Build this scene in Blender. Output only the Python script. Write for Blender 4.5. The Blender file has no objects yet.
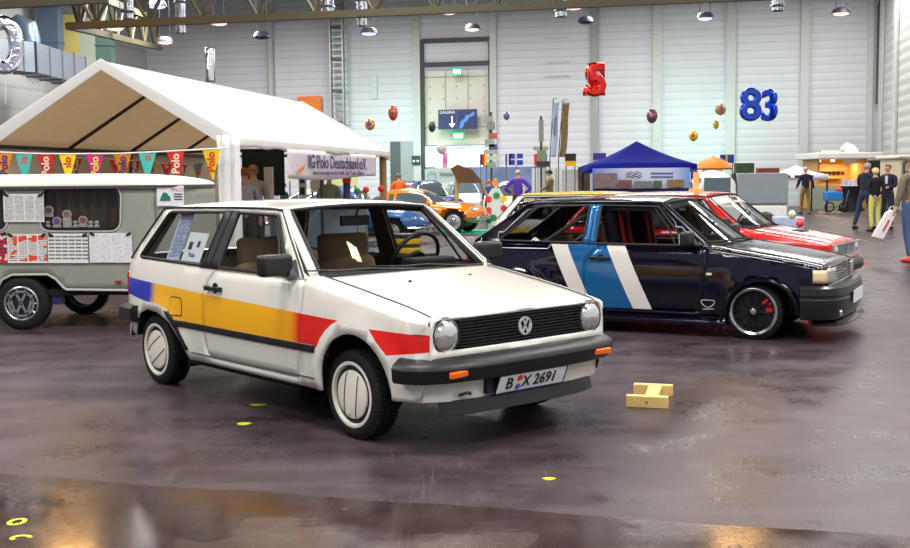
import bpy, bmesh, math, random
from mathutils import Vector, Matrix
from mathutils.geometry import delaunay_2d_cdt
random.seed(7)
PI = math.pi
S = bpy.context.scene
COL = S.collection
# ---------------------------------------------------------------- camera
F, PIT, ROLL, CH = 1114.13, .0852, -.0104, 1.4333
_cr, _sr = math.cos(ROLL), math.sin(ROLL)
_R0, _U0, _FW = Vector((1, 0, 0)), Vector((0, math.sin(PIT), math.cos(PIT))), Vector((0, math.cos(PIT), -math.sin(PIT)))
_R, _U = _R0*_cr + _U0*_sr, _U0*_cr - _R0*_sr
cam = bpy.data.cameras.new('camera')
cam.sensor_width = 36; cam.lens = F*36/910; cam.clip_end = 300; cam.clip_start = .05
camo = bpy.data.objects.new('camera', cam); COL.objects.link(camo)
camo.matrix_world = Matrix(((_R.x, _U.x, -_FW.x, 0), (_R.y, _U.y, -_FW.y, 0), (_R.z, _U.z, -_FW.z, CH), (0, 0, 0, 1)))
S.camera = camo
# ---------------------------------------------------------------- world, exposure, hall lamps
S.view_settings.view_transform = 'Standard'; S.view_settings.look = 'None'
S.view_settings.gamma = 1; S.view_settings.use_curve_mapping = False
S.view_settings.exposure = 0.10
wd = bpy.data.worlds.new('world'); S.world = wd; wd.use_nodes = True
wd.node_tree.nodes['Background'].inputs[0].default_value = (.80, .84, 1.0, 1)
wd.node_tree.nodes['Background'].inputs[1].default_value = .40

def area(x, y, z, sx, sy, power, color=(1, 1, 1), rx=0, rz=0):
    l = bpy.data.lights.new('hall_lamp', 'AREA'); l.shape = 'RECTANGLE'; l.size = sx; l.size_y = sy
    l.energy = power; l.color = color
    o = bpy.data.objects.new('hall_lamp_light', l); COL.objects.link(o)
    o.location = (x, y, z); o.rotation_euler = (rx, 0, rz); return o
for yy, pw in ((-5, 600), (4, 720), (13, 700), (22, 680), (31, 640), (40, 840), (46, 820)):  # rearmost row is added to brighten the back wall
    for xx in (-11, -1.5, 8, 16):
        k = {-11: 1.9, -1.5: 1.0, 8: .72, 16: .42}[xx] if yy > 35 else 1
        if yy == 31 and xx in (-11, 8): area(xx, yy, 9.6, 1.3, .9, pw*.30, (1, .55, .18))      # sodium lamps
        else: area(xx, yy, 9.6, 4.0, 2.0, pw*k, (1, .965, .94))

area(2.15, 10.25, 9.0, .30, .26, 24, (1, .60, .22), 0, .5)      # small sodium lamp that mirrors in the white car's windscreen

# ---------------------------------------------------------------- picture-to-place helpers
def ray(px, py):
    a, b = px-455, py-274
    a, b = _cr*a + _sr*b, -_sr*a + _cr*b
    return Vector((a/F, math.cos(PIT) - (b/F)*math.sin(PIT), -(b/F)*math.cos(PIT) - math.sin(PIT)))
def ground(px, py, z=0):
    r = ray(px, py); t = (z-CH)/r.z
    return Vector((r.x*t, r.y*t, z))
def at(px, py, Y):
    r = ray(px, py); t = Y/r.y
    return Vector((r.x*t, Y, CH + r.z*t))
# ---------------------------------------------------------------- materials
def lin(c):
    f = lambda v: v/12.92 if v <= .04045 else ((v+.055)/1.055)**2.4
    return tuple(f(v/255) for v in c) + (1,)
_mats = {}
def M(name, rgb, rough=.5, metal=0, var=.08, scale=6, bump=0, bscale=40, emit=0, coat=0, spec=.5, trans=0):
    if name in _mats: return _mats[name]
    m = bpy.data.materials.new(name); m.use_nodes = True
    nt = m.node_tree; b = nt.nodes['Principled BSDF']
    c = lin(rgb)
    tc = nt.nodes.new('ShaderNodeTexCoord')
    nz = nt.nodes.new('ShaderNodeTexNoise'); nz.inputs['Scale'].default_value = scale; nz.inputs['Detail'].default_value = 4
    nt.links.new(tc.outputs['Object'], nz.inputs['Vector'])
    mx = nt.nodes.new('ShaderNodeMix'); mx.data_type = 'RGBA'
    mx.inputs[6].default_value = tuple(v*(1-var) for v in c[:3]) + (1,)
    mx.inputs[7].default_value = tuple(min(1, v*(1+var)) for v in c[:3]) + (1,)
    nt.links.new(nz.outputs['Fac'], mx.inputs[0])
    nt.links.new(mx.outputs[2], b.inputs['Base Color'])
    b.inputs['Roughness'].default_value = rough; b.inputs['Metallic'].default_value = metal
    b.inputs['Specular IOR Level'].default_value = spec
    if coat:
        b.inputs['Coat Weight'].default_value = coat; b.inputs['Coat Roughness'].default_value = .03
    if emit:
        nt.links.new(mx.outputs[2], b.inputs['Emission Color']); b.inputs['Emission Strength'].default_value = emit
    if trans:
        b.inputs['Transmission Weight'].default_value = trans
    if bump:
        n2 = nt.nodes.new('ShaderNodeTexNoise'); n2.inputs['Scale'].default_value = bscale
        nt.links.new(tc.outputs['Object'], n2.inputs['Vector'])
        bp = nt.nodes.new('ShaderNodeBump'); bp.inputs['Strength'].default_value = bump; bp.inputs['Distance'].default_value = .02
        nt.links.new(n2.outputs['Fac'], bp.inputs['Height']); nt.links.new(bp.outputs[0], b.inputs['Normal'])
    _mats[name] = m
    return m
def translucent(m, k):
    nt = m.node_tree; b = nt.nodes['Principled BSDF']; out = nt.nodes['Material Output']
    tl = nt.nodes.new('ShaderNodeBsdfTranslucent'); ms = nt.nodes.new('ShaderNodeMixShader'); ms.inputs[0].default_value = k
    nt.links.new(b.inputs['Base Color'].links[0].from_socket, tl.inputs[0])
    nt.links.new(b.outputs[0], ms.inputs[1]); nt.links.new(tl.outputs[0], ms.inputs[2]); nt.links.new(ms.outputs[0], out.inputs[0]); return m
def glass(name, tint, refl=1.0):
    if name in _mats: return _mats[name]
    m = bpy.data.materials.new(name); m.use_nodes = True; nt = m.node_tree
    nt.nodes.remove(nt.nodes['Principled BSDF']); out = nt.nodes['Material Output']
    tr = nt.nodes.new('ShaderNodeBsdfTransparent'); tr.inputs[0].default_value = tint + (1,)
    gl = nt.nodes.new('ShaderNodeBsdfGlossy'); gl.inputs['Roughness'].default_value = .02
    fr = nt.nodes.new('ShaderNodeFresnel'); ge = nt.nodes.new('ShaderNodeNewGeometry'); io = nt.nodes.new('ShaderNodeMapRange')
    io.inputs[3].default_value = 1.45; io.inputs[4].default_value = 1/1.45
    nt.links.new(ge.outputs['Backfacing'], io.inputs[0]); nt.links.new(io.outputs[0], fr.inputs[0])
    mu = nt.nodes.new('ShaderNodeMath'); mu.operation = 'MULTIPLY'; mu.inputs[1].default_value = refl
    mx = nt.nodes.new('ShaderNodeMixShader')
    nt.links.new(fr.outputs[0], mu.inputs[0]); nt.links.new(mu.outputs[0], mx.inputs[0])
    nt.links.new(tr.outputs[0], mx.inputs[1]); nt.links.new(gl.outputs[0], mx.inputs[2]); nt.links.new(mx.outputs[0], out.inputs[0])
    _mats[name] = m
    return m
def ramp_mat(name, stops, axis=0, rough=.2, coat=.6, extra_scale=1, offset=0):
    """paint whose colour changes along one object axis (printed fade)"""
    if name in _mats: return _mats[name]
    m = bpy.data.materials.new(name); m.use_nodes = True; nt = m.node_tree; b = nt.nodes['Principled BSDF']
    tc = nt.nodes.new('ShaderNodeTexCoord'); sp = nt.nodes.new('ShaderNodeSeparateXYZ')
    nt.links.new(tc.outputs['Object'], sp.inputs[0])
    lo, hi = stops[0][0], stops[-1][0]
    mr = nt.nodes.new('ShaderNodeMapRange'); mr.inputs[1].default_value = lo; mr.inputs[2].default_value = hi
    nt.links.new(sp.outputs[axis], mr.inputs[0])
    cr = nt.nodes.new('ShaderNodeValToRGB'); e = cr.color_ramp.elements
    while len(e) < len(stops): e.new(.5)
    for k, (p, c) in enumerate(stops):
        e[k].position = (p-lo)/(hi-lo); e[k].color = lin(c)
    nt.links.new(mr.outputs[0], cr.inputs[0]); nt.links.new(cr.outputs[0], b.inputs['Base Color'])
    b.inputs['Roughness'].default_value = rough; b.inputs['Coat Weight'].default_value = coat; b.inputs['Coat Roughness'].default_value = .03
    _mats[name] = m
    return m
def print_mat(name, paper, ink, sx=2, rows=26, dens=.5, accent=None):
    """printed page: rows of ink specks in the board's own coordinates (local X right, Z up)"""
    if name in _mats: return _mats[name]
    m = bpy.data.materials.new(name); m.use_nodes = True; nt = m.node_tree; b = nt.nodes['Principled BSDF']
    N = nt.nodes.new; L = nt.links.new
    tc = N('ShaderNodeTexCoord'); sp = N('ShaderNodeSeparateXYZ'); L(tc.outputs['Generated'], sp.inputs[0])
    def math_(op, a, bb=None):
        n = N('ShaderNodeMath'); n.operation = op
        for i, v in enumerate((a, bb)):
            if v is None: continue
            if isinstance(v, (int, float)): n.inputs[i].default_value = v
            else: L(v, n.inputs[i])
        return n.outputs[0]
    row = math_('FRACT', math_('MULTIPLY', sp.outputs[2], rows))
    r1 = math_('LESS_THAN', row, .5)
    nz = N('ShaderNodeTexNoise'); nz.inputs['Scale'].default_value = 9*sx; nz.inputs['Detail'].default_value = 1
    L(tc.outputs['Generated'], nz.inputs['Vector'])
    nb = N('ShaderNodeTexNoise'); nb.inputs['Scale'].default_value = 3.1; L(tc.outputs['Generated'], nb.inputs['Vector'])
    n1 = math_('GREATER_THAN', nz.outputs['Fac'], 1-dens)
    col = math_('GREATER_THAN', math_('FRACT', math_('MULTIPLY', sp.outputs[0], sx)), .12)
    marg = math_('MULTIPLY', math_('GREATER_THAN', sp.outputs[2], .06), math_('LESS_THAN', sp.outputs[2], .95))
    k = math_('MULTIPLY', math_('MULTIPLY', r1, n1), math_('MULTIPLY', col, marg))
    mx = N('ShaderNodeMix'); mx.data_type = 'RGBA'; mx.inputs[6].default_value = lin(paper); mx.inputs[7].default_value = lin(ink)
    L(k, mx.inputs[0]); res = mx.outputs[2]
    if accent:
        k2 = math_('MULTIPLY', math_('GREATER_THAN', nb.outputs['Fac'], .56), math_('MULTIPLY', col, marg))
        m2 = N('ShaderNodeMix'); m2.data_type = 'RGBA'; m2.inputs[7].default_value = lin(accent)
        L(res, m2.inputs[6]); L(k2, m2.inputs[0]); res = m2.outputs[2]
    L(res, b.inputs['Base Color']); b.inputs['Roughness'].default_value = .5
    _mats[name] = m
    return m
# ---------------------------------------------------------------- mesh builder
class MB:
    def __init__(s): s.v, s.f, s.m = [], [], []
    def add(s, vs, fs, mi=0):
        o = len(s.v); s.v += [Vector(p) for p in vs]; s.f += [tuple(i+o for i in f) for f in fs]; s.m += [mi]*len(fs); return s
    def box(s, c, d, mi=0, rz=0, rx=0, ry=0):
        R = Matrix.Rotation(rz, 3, 'Z') @ Matrix.Rotation(ry, 3, 'Y') @ Matrix.Rotation(rx, 3, 'X'); c = Vector(c)
        vs = [c + R @ Vector((x*d[0]/2, y*d[1]/2, z*d[2]/2)) for x in (-1, 1) for y in (-1, 1) for z in (-1, 1)]
        return s.add(vs, [(0, 1, 3, 2), (4, 6, 7, 5), (0, 4, 5, 1), (2, 3, 7, 6), (0, 2, 6, 4), (1, 5, 7, 3)], mi)
    def tube(s, pts, r, n=8, mi=0, closed=False):
        pts = [Vector(p) for p in pts]; N = len(pts); vs = []
        rr = r if isinstance(r, (list, tuple)) else [r]*N
        up = Vector((0, 0, 1)); prev = None
        for i, p in enumerate(pts):
            if closed: t = pts[(i+1) % N] - pts[i-1]
            else: t = pts[min(i+1, N-1)] - pts[max(i-1, 0)]
            t.normalize()
            if prev is None:
                a = t.orthogonal() if abs(t.dot(up)) > .95 else t.cross(up)
            else: a = prev - t*prev.dot(t)
            if a.length < 1e-6: a = t.orthogonal()
            a.normalize(); prev = a; b = t.cross(a)
            vs += [p + (a*math.cos(2*PI*k/n) + b*math.sin(2*PI*k/n))*rr[i] for k in range(n)]
        fs = []
        for i in range(N if closed else N-1):
            j = (i+1) % N
            fs += [(i*n+k, i*n+(k+1) % n, j*n+(k+1) % n, j*n+k) for k in range(n)]
        if not closed: fs += [tuple(range(n))[::-1], tuple((N-1)*n+k for k in range(n))]
        return s.add(vs, fs, mi)
    def lathe(s, prof, n=24, mi=0, c=(0, 0, 0), axis='z', arc=1.0):
        c = Vector(c); vs = []
        mk = {'z': lambda r, h, a: (r*math.cos(a), r*math.sin(a), h), 'y': lambda r, h, a: (r*math.cos(a), h, r*math.sin(a)), 'x': lambda r, h, a: (h, r*math.cos(a), r*math.sin(a))}[axis]
        for r, h in prof: vs += [c + Vector(mk(r, h, 2*PI*k/n)) for k in range(n)]
        fs = []
        for i in range(len(prof)-1):
            fs += [(i*n+k, i*n+(k+1) % n, (i+1)*n+(k+1) % n, (i+1)*n+k) for k in range(n)]
        return s.add(vs, fs, mi)
    def disc(s, prof, **k):
        return s.lathe([(1e-4, prof[0][1])] + prof + [(1e-4, prof[-1][1])], **k)
    def sphere(s, c, r, nu=14, nv=9, mi=0, rot=None):
        r = r if isinstance(r, (tuple, list)) else (r, r, r); c = Vector(c); vs = []
        R = rot or Matrix.Identity(3)
        for j in range(nv+1):
            t = PI*j/nv
            vs += [c + R @ Vector((r[0]*math.sin(t)*math.cos(2*PI*k/nu), r[1]*math.sin(t)*math.sin(2*PI*k/nu), r[2]*math.cos(t))) for k in range(nu)]
        fs = [(j*nu+k, (j+1)*nu+k, (j+1)*nu+(k+1) % nu, j*nu+(k+1) % nu) for j in range(nv) for k in range(nu)]
        return s.add(vs, fs, mi)
    def prism(s, poly, d, fn, mi=0):
        """extrude 2-D polygon; fn(u,v,w) gives the point, w in 0..d"""
        n = len(poly)
        vs = [fn(u, v, 0) for u, v in poly] + [fn(u, v, d) for u, v in poly]
        return s.add(vs, [tuple(range(n)), tuple(range(2*n-1, n-1, -1))] + [(i, i+n, (i+1) % n+n, (i+1) % n) for i in range(n)], mi)
    def grid(s, fn, nu, nv, mi=0):
        vs = [fn(i/nu, j/nv) for j in range(nv+1) for i in range(nu+1)]
        w = nu+1
        return s.add(vs, [(j*w+i, j*w+i+1, (j+1)*w+i+1, (j+1)*w+i) for j in range(nv) for i in range(nu)], mi)
    def sweep(s, prof, path, mi=0, closed_prof=True):
        """profile of (outward, z) swept along a plan path; outward is left-to-right normal"""
        P = [Vector((p[0], p[1])) for p in path]; n = len(prof); vs = []
        for i, p in enumerate(P):
            a = (P[i]-P[i-1]).normalized() if i else None
            b = (P[i+1]-P[i]).normalized() if i < len(P)-1 else None
            t = ((a or b)+(b or a)).normalized(); nn = Vector((t.y, -t.x))
            k = 1/max(.5, nn.dot(Vector(((b or a).y, -(b or a).x))))
            dz = path[i][2] if len(path[i]) > 2 else 0
            vs += [(p.x+nn.x*o*k, p.y+nn.y*o*k, z+dz) for o, z in prof]
        m = n if closed_prof else n-1
        fs = [(i*n+k, i*n+(k+1) % n, (i+1)*n+(k+1) % n, (i+1)*n+k) for i in range(len(P)-1) for k in range(m)]
        if closed_prof: fs += [tuple(range(n))[::-1], tuple((len(P)-1)*n+k for k in range(n))]
        return s.add(vs, fs, mi)
    def tf(s, M4):
        s.v = [M4 @ p for p in s.v]; return s
    def mirror_y(s):
        s.add([(p.x, -p.y, p.z) for p in s.v], [f[::-1] for f in s.f]); s.m = s.m[:len(s.m)//2]*2; return s
    def pair(s, name, mats, parent=None, loc=None, **k):
        """the mesh and its mirror image across the middle of the thing, two objects"""
        r = MB(); r.v = [Vector((p.x, -p.y, p.z)) for p in s.v]; r.f = [f[::-1] for f in s.f]; r.m = list(s.m)
        return s.build(name, mats, parent, loc, **k), r.build(name, mats, parent, loc, **k)
    def build(s, name, mats, parent=None, loc=None, rot=None, angle=35, bevel=0, solid=0, recalc=True, off=-1, inner=False, seg=2):
        me = bpy.data.meshes.new(name); me.from_pydata([tuple(p) for p in s.v], [], s.f)
        for m in (mats if isinstance(mats, (list, tuple)) else [mats]): me.materials.append(m)
        me.polygons.foreach_set('material_index', s.m)
        if recalc:
            bm = bmesh.new(); bm.from_mesh(me); bmesh.ops.recalc_face_normals(bm, faces=bm.faces); bm.to_mesh(me); bm.free()
        me.polygons.foreach_set('use_smooth', [True]*len(me.polygons))
        me.set_sharp_from_angle(angle=math.radians(angle)); me.update()
        o = bpy.data.objects.new(name, me); COL.objects.link(o)
        if parent: o.parent = parent
        if loc is not None: o.location = loc
        if rot is not None: o.rotation_euler = rot
        if solid:
            md = o.modifiers.new('thickness', 'SOLIDIFY'); md.thickness = solid; md.offset = off
            if inner: md.material_offset = 20
        if bevel:
            md = o.modifiers.new('bevel', 'BEVEL'); md.width = bevel; md.segments = seg; md.limit_method = 'ANGLE'; md.angle_limit = math.radians(40)
        return o
def tag(o, label, cat, group=None, kind=None):
    o['label'] = label; o['category'] = cat
    if group: o['group'] = group
    if kind: o['kind'] = kind
    return o
def struct(o):
    o['kind'] = 'structure'; return o
def thing(name, label, cat, loc=(0, 0, 0), rz=0, group=None):
    o = bpy.data.objects.new(name, None); COL.objects.link(o); o.empty_display_size = .1
    o.location = loc; o.rotation_euler = (0, 0, rz)
    return tag(o, label, cat, group)
def copy_tree(o, parent=None):
    c = o.copy(); COL.objects.link(c)
    if parent: c.parent = parent
    for ch in list(o.children): copy_tree(ch, c)
    return c
def text(s, size, mat, parent, M4, name='lettering', ext=.002, xs=1, bold=0, shear=0):
    cu = bpy.data.curves.new('t', 'FONT'); cu.body = s; cu.size = size; cu.extrude = ext; cu.align_x = 'CENTER'; cu.align_y = 'CENTER'
    cu.offset = bold; cu.resolution_u = 3; cu.shear = shear
    t = bpy.data.objects.new('t', cu); COL.objects.link(t); bpy.context.view_layer.update()
    me = bpy.data.meshes.new_from_object(t.evaluated_get(bpy.context.evaluated_depsgraph_get()))
    bpy.data.objects.remove(t); bpy.data.curves.remove(cu)
    me.transform(M4 @ Matrix.Diagonal((xs, 1, 1, 1))); me.materials.clear(); me.materials.append(mat)
    o = bpy.data.objects.new(name, me); COL.objects.link(o)
    if parent: o.parent = parent
    return o
def frame(o, x, y):
    """matrix with local X along x, local Y along y, origin o"""
    x = Vector(x).normalized(); y = Vector(y).normalized(); z = x.cross(y)
    o = Vector(o)
    return Matrix(((x.x, y.x, z.x, o.x), (x.y, y.y, z.y, o.y), (x.z, y.z, z.z, o.z), (0, 0, 0, 1)))
# ---------------------------------------------------------------- 2-D helpers
def crv(pts, x):
    """smooth monotone-ish interpolation through (x,y) points"""
    if x <= pts[0][0]: return pts[0][1]
    if x >= pts[-1][0]: return pts[-1][1]
    for i in range(len(pts)-1):
        if x <= pts[i+1][0]: break
    def sl(k):
        if k <= 0 or k >= len(pts)-1:
            k0, k1 = (0, 1) if k <= 0 else (len(pts)-2, len(pts)-1)
            return (pts[k1][1]-pts[k0][1])/(pts[k1][0]-pts[k0][0])
        a = (pts[k][1]-pts[k-1][1])/(pts[k][0]-pts[k-1][0]); b = (pts[k+1][1]-pts[k][1])/(pts[k+1][0]-pts[k][0])
        return 0 if a*b <= 0 else 2*a*b/(a+b)
    h = pts[i+1][0]-pts[i][0]; t = (x-pts[i][0])/h
    return ((2*t**3-3*t*t+1)*pts[i][1] + (t**3-2*t*t+t)*h*sl(i) + (-2*t**3+3*t*t)*pts[i+1][1] + (t**3-t*t)*h*sl(i+1))
def inside(poly, x, y):
    c = False; j = len(poly)-1
    for i in range(len(poly)):
        xi, yi = poly[i]; xj, yj = poly[j]
        if (yi > y) != (yj > y) and x < (xj-xi)*(y-yi)/(yj-yi)+xi: c = not c
        j = i
    return c
def resample(poly, st, closed=True):
    out = []; n = len(poly)
    for i in range(n if closed else n-1):
        a, b = poly[i], poly[(i+1) % n]; d = math.hypot(b[0]-a[0], b[1]-a[1]); k = max(1, int(math.ceil(d/st)))
        out += [(a[0]+(b[0]-a[0])*t/k, a[1]+(b[1]-a[1])*t/k) for t in range(k)]
    if not closed: out.append(poly[-1])
    return out
def inset(poly, d):
    ar = sum(poly[i-1][0]*poly[i][1]-poly[i][0]*poly[i-1][1] for i in range(len(poly)))
    sg = 1 if ar > 0 else -1; out = []; n = len(poly)
    for i in range(n):
        a, b, c = poly[i-1], poly[i], poly[(i+1) % n]
        u = Vector((b[0]-a[0], b[1]-a[1])).normalized(); w = Vector((c[0]-b[0], c[1]-b[1])).normalized()
        n1 = Vector((-u.y, u.x))*sg; n2 = Vector((-w.y, w.x))*sg; m = n1+n2
        if m.length < .2: m = n1
        m.normalize(); k = d/max(.4, m.dot(n1))
        out.append((b[0]+m.x*k, b[1]+m.y*k))
    return out
def rounded(poly, r, n=4):
    out = []; N = len(poly)
    for i in range(N):
        a, b, c = [Vector(poly[(i+k) % N]) for k in (-1, 0, 1)]
        rr = min(r, (a-b).length*.45, (c-b).length*.45)
        p, q = b+(a-b).normalized()*rr, b+(c-b).normalized()*rr
        for k in range(n+1):
            t = k/n; w = p*(1-t)**2 + b*2*t*(1-t) + q*t*t; out.append((w.x, w.y))
    return out
def panel(mb, outline, fn, holes=(), step=.05, regions=(), extra=(), mi=0):
    """triangulated sheet over a plane outline with holes, lifted by fn(u,v); regions = (polygon, material index)"""
    pts = []; edges = []
    def ring(poly, st, closed=True):
        P = resample(poly, st, closed); o = len(pts); pts.extend(P)
        edges.extend((o+i, o+i+1) for i in range(len(P)-1))
        if closed: edges.append((o+len(P)-1, o))
    ring(outline, step)
    for h in holes: ring(h, step)
    for r, _ in regions: ring(r, step*2)
    cell = {}
    for p in pts: cell.setdefault((int(p[0]//step), int(p[1]//step)), []).append(p)
    def near(x, y, d):
        ci, cj = int(x//step), int(y//step)
        return any(math.hypot(x-a, y-b) < d for i in (-1, 0, 1) for j in (-1, 0, 1) for a, b in cell.get((ci+i, cj+j), ()))
    x0, x1 = min(p[0] for p in outline), max(p[0] for p in outline); y0, y1 = min(p[1] for p in outline), max(p[1] for p in outline)
    nx, ny = max(1, int((x1-x0)/step)), max(1, int((y1-y0)/step))
    cand = list(extra) + [(x0+(x1-x0)*i/nx, y0+(y1-y0)*j/ny) for i in range(1, nx) for j in range(1, ny)]
    ne = len(extra)
    for k, (x, y) in enumerate(cand):
        if inside(outline, x, y) and not any(inside(h, x, y) for h in holes) and (not near(x, y, step*.45) or (k < ne and not near(x, y, .003))):
            pts.append((x, y))
    res = delaunay_2d_cdt([Vector(p) for p in pts], edges, [], 0, 1e-5)
    V, Fc = res[0], res[2]; fs = []; ms = []
    for f in Fc:
        cx = sum(V[i].x for i in f)/len(f); cy = sum(V[i].y for i in f)/len(f)
        if not inside(outline, cx, cy) or any(inside(h, cx, cy) for h in holes): continue
        k = mi
        for r, m_ in regions:
            if inside(r, cx, cy): k = m_
        fs.append(tuple(f)); ms.append(k)
    used = sorted({i for f in fs for i in f}); mp = {i: j for j, i in enumerate(used)}
    o = len(mb.v); mb.v += [Vector(fn(V[i].x, V[i].y)) for i in used]
    mb.f += [tuple(mp[i]+o for i in f) for f in fs]; mb.m += ms
    return mb
# ================================================================ hatchback builder (x forward, front axle at 0, right side y<0)
WX = [(-2.83, .675), (-2.79, .715), (-2.72, .738), (-2.5, .758), (-2.2, .770), (-1.2, .778), (-.3, .775), (.2, .757), (.45, .735), (.54, .722), (.59, .70), (.612, .668)]
PZ = [(.20, .955), (.30, .975), (.45, .995), (.56, 1.0), (.68, .994), (.80, .976), (.868, .955), (.90, .938), (1.25, .748), (1.30, .72)]
ZT = [(-.42, .872), (-.30, .856), (.10, .795), (.36, .752), (.54, .716), (.615, .698)]
FA, FR = (.075, .295), .305          # front arch centre and opening radius
def zt(x): return crv(ZT, x)
def Yside(x, z):
    y = crv(WX, x)*crv(PZ, z)
    if x > -.42:
        d = zt(x)-z; r = .04 if x < .45 else max(.008, .04-.2*(x-.45))
        if d < r: y -= r-math.sqrt(max(0, r*r-(r-max(d, 0))**2))
    e = math.hypot(x-FA[0], z-FA[1])
    if e < FR+.085 and z > .2:
        t = (FR+.085-e)/.085; y += .016*min(1, t*2.2)
    e2 = math.hypot((x+2.24)/.42, (z-.27)/.29)
    if .8 < e2 < 1.2: y += .012*min(1, (1.2-e2)*9)
    return y
def RS(x, z): return (x, -Yside(x, z), z)
def ROFF(d): return lambda x, z: (x, -Yside(x, z)-d, z)
_arcF = [(FA[0]+FR*math.cos(a), FA[1]+FR*math.sin(a)) for a in [math.radians(t) for t in range(-4, 186, 10)]]
SIDE = [(-2.0, 1.253), (-1.4, 1.26), (-1.0, 1.258), (-.87, 1.250), (-.42, .874), (-.30, .856)] + [(x, zt(x)) for x in (-.1, .1, .3, .45, .54)] + \
       [(.60, zt(.60)), (.612, .66), (.612, .50), (.60, .40), (.56, .30), (.50, .275)] + [p for p in _arcF] + \
       [(-.235, .245), (-1.78, .245), (-1.83, .29), (-1.90, .37), (-2.03, .475), (-2.2, .53), (-2.38, .54), (-2.52, .49), (-2.60, .38), (-2.62, .33), (-2.70, .36), (-2.79, .46), (-2.82, .62), (-2.80, .74), (-2.745, .87)]
QWIN_ = rounded([(-1.605, .878), (-2.595, .892), (-2.335, 1.224), (-1.545, 1.236)], .04)
QWINC = rounded([(-1.585, .878), (-2.48, .886), (-2.10, 1.222), (-1.565, 1.236)], .04)
DWIN_ = rounded([(-1.41, .874), (-.575, .872), (-.90, 1.226), (-1.385, 1.236)], .03)
DWINC = rounded([(-1.47, .874), (-.575, .872), (-.90, 1.226), (-1.46, 1.236)], .03)
DOOR = [(-1.43, .866), (-1.50, .79), (-1.56, .70), (-1.575, .55), (-1.565, .40), (-1.53, .31), (-1.49, .285), (-.47, .285), (-.445, .40), (-.425, .60), (-.41, .78), (-.42, .866)]
BPILLAR = [(-1.70, .868), (-1.40, .868), (-1.29, 1.246), (-1.50, 1.246)]
def smooth_top(poly): return poly
def add_strip(mb, outline, off, mi=0, step=.06):
    return panel(mb, outline, ROFF(off), step=step, mi=mi)

def make_tyre_wheel(root, x, y, kind, steer=0, spin=0, R=.25):
    s = -1 if y < 0 else 1
    mk = MB()
    w = .078
    prof = [(.165, -.055), (.170, -.070), (.183, -w), (.21, -w-.003), (.236, -.070), (R-.002, -.052), (R, -.045)]
    for g in (-.03, -.012, .012, .03): prof += [(R, g-.005), (R-.006, g-.003), (R-.006, g+.003), (R, g+.005)]
    prof += [(R, .045), (R-.002, .052), (.236, .070), (.21, w+.003), (.18, w), (.165, .05)]
    mk.lathe(prof, n=40, axis='y')
    for k in range(56):                                  # tread blocks on the shoulder
        a = 2*PI*k/56
        for sy in (-1, 1): mk.box((math.cos(a)*(R-.006), sy*.058, math.sin(a)*(R-.006)), (.011, .016, .012), ry=-a)
    t = mk.build('tyre', M('tyre_rubber', (26, 26, 27), .75, var=.2, spec=.3), root, (x, y-s*w, R), (0, spin, (0 if s < 0 else PI)+steer), recalc=True)
    blk = M('black_plastic', (22, 22, 24), .45)
    if kind == 'disc':
        wh = M('wheel_white', (228, 224, 212), .35)
        MB().lathe([(.182, -.076), (.186, -.081), (.178, -.084), (.168, -.082), (.164, -.074), (.160, -.05)], n=40, axis='y').build('rim', wh, t)
        MB().disc([(.166, -.045), (.166, -.064), (.140, -.066)], n=32, axis='y').build('wheel_dish', blk, t)
        h = MB().disc([(.133, -.058), (.136, -.072), (.131, -.079), (.108, -.085), (.055, -.089)], n=40, axis='y').build('hubcap', wh, t)
        g = MB()
        for gx in (-.045, .05):
            pts = [(gx+(-.008 if gx < 0 else .008)*math.cos(zz*9), crv([(0, -.0905), (.055, -.0898), (.11, -.086), (.131, -.080)], math.hypot(gx, zz)), zz) for zz in [(-.119+.0238*i) for i in range(11)]]
            g.tube(pts, .0032, 5)
        g.build('groove', blk, h)
        MB().lathe([(.011, -.079), (.013, -.086), (.009, -.087), (.008, -.08)], n=12, axis='y', c=(-.01, -.004, -.105)).build('valve', wh, h)
    elif kind == 'alloy':
        sv = M('polished_alloy', (215, 216, 220), .18, 1)
        MB().lathe([(.186, -.074), (.207, -.080), (.209, -.085), (.200, -.087), (.184, -.078), (.181, -.04)], n=44, axis='y').build('rim', sv, t)
        MB().disc([(.182, .02), (.182, -.02), (.10, -.02)], n=32, axis='y').build('brake_disc', M('brake_steel', (60, 60, 64), .4, .6), t)
        gb = M('gloss_black', (14, 14, 16), .18, coat=.5)
        sp = MB()
        for k in range(10):
            a = 2*PI*k/10
            c0 = Vector((math.cos(a), 0, math.sin(a)))
            for da in (-.17, .17):
                c1 = Vector((math.cos(a+da), 0, math.sin(a+da)))
                sp.tube([c0*.04+Vector((0, -.062, 0)), c0*.11+Vector((0, -.068, 0)), c1*.184+Vector((0, -.072, 0))], [.011, .009, .008], 6)
        sp.disc([(.052, -.045), (.052, -.072), (.040, -.078)], n=20, axis='y')
        o = sp.build('spokes', M('spoke_black', (10, 10, 12), .6, spec=.2), t)
        MB().disc([(.026, -.07), (.026, -.082), (.02, -.084)], n=16, axis='y').build('hub_cap', sv, o)
        cal = MB()
        for a in range(-3, 4):
            an = .35+a*.13; cal.box((math.cos(an)*.135, -.045, math.sin(an)*.135), (.055, .03, .022), ry=-an)
        cal.build('brake_caliper', M('caliper_red', (205, 30, 24), .4), t, rot=(0, -spin, 0))
    else:
        MB().disc([(.168, -.05), (.17, -.078), (.12, -.078), (.10, -.062), (.05, -.062), (.045, -.075)], n=28, axis='y').build('rim', M('steel_wheel', (170, 170, 172), .35, .7), t)
    return t

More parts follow.
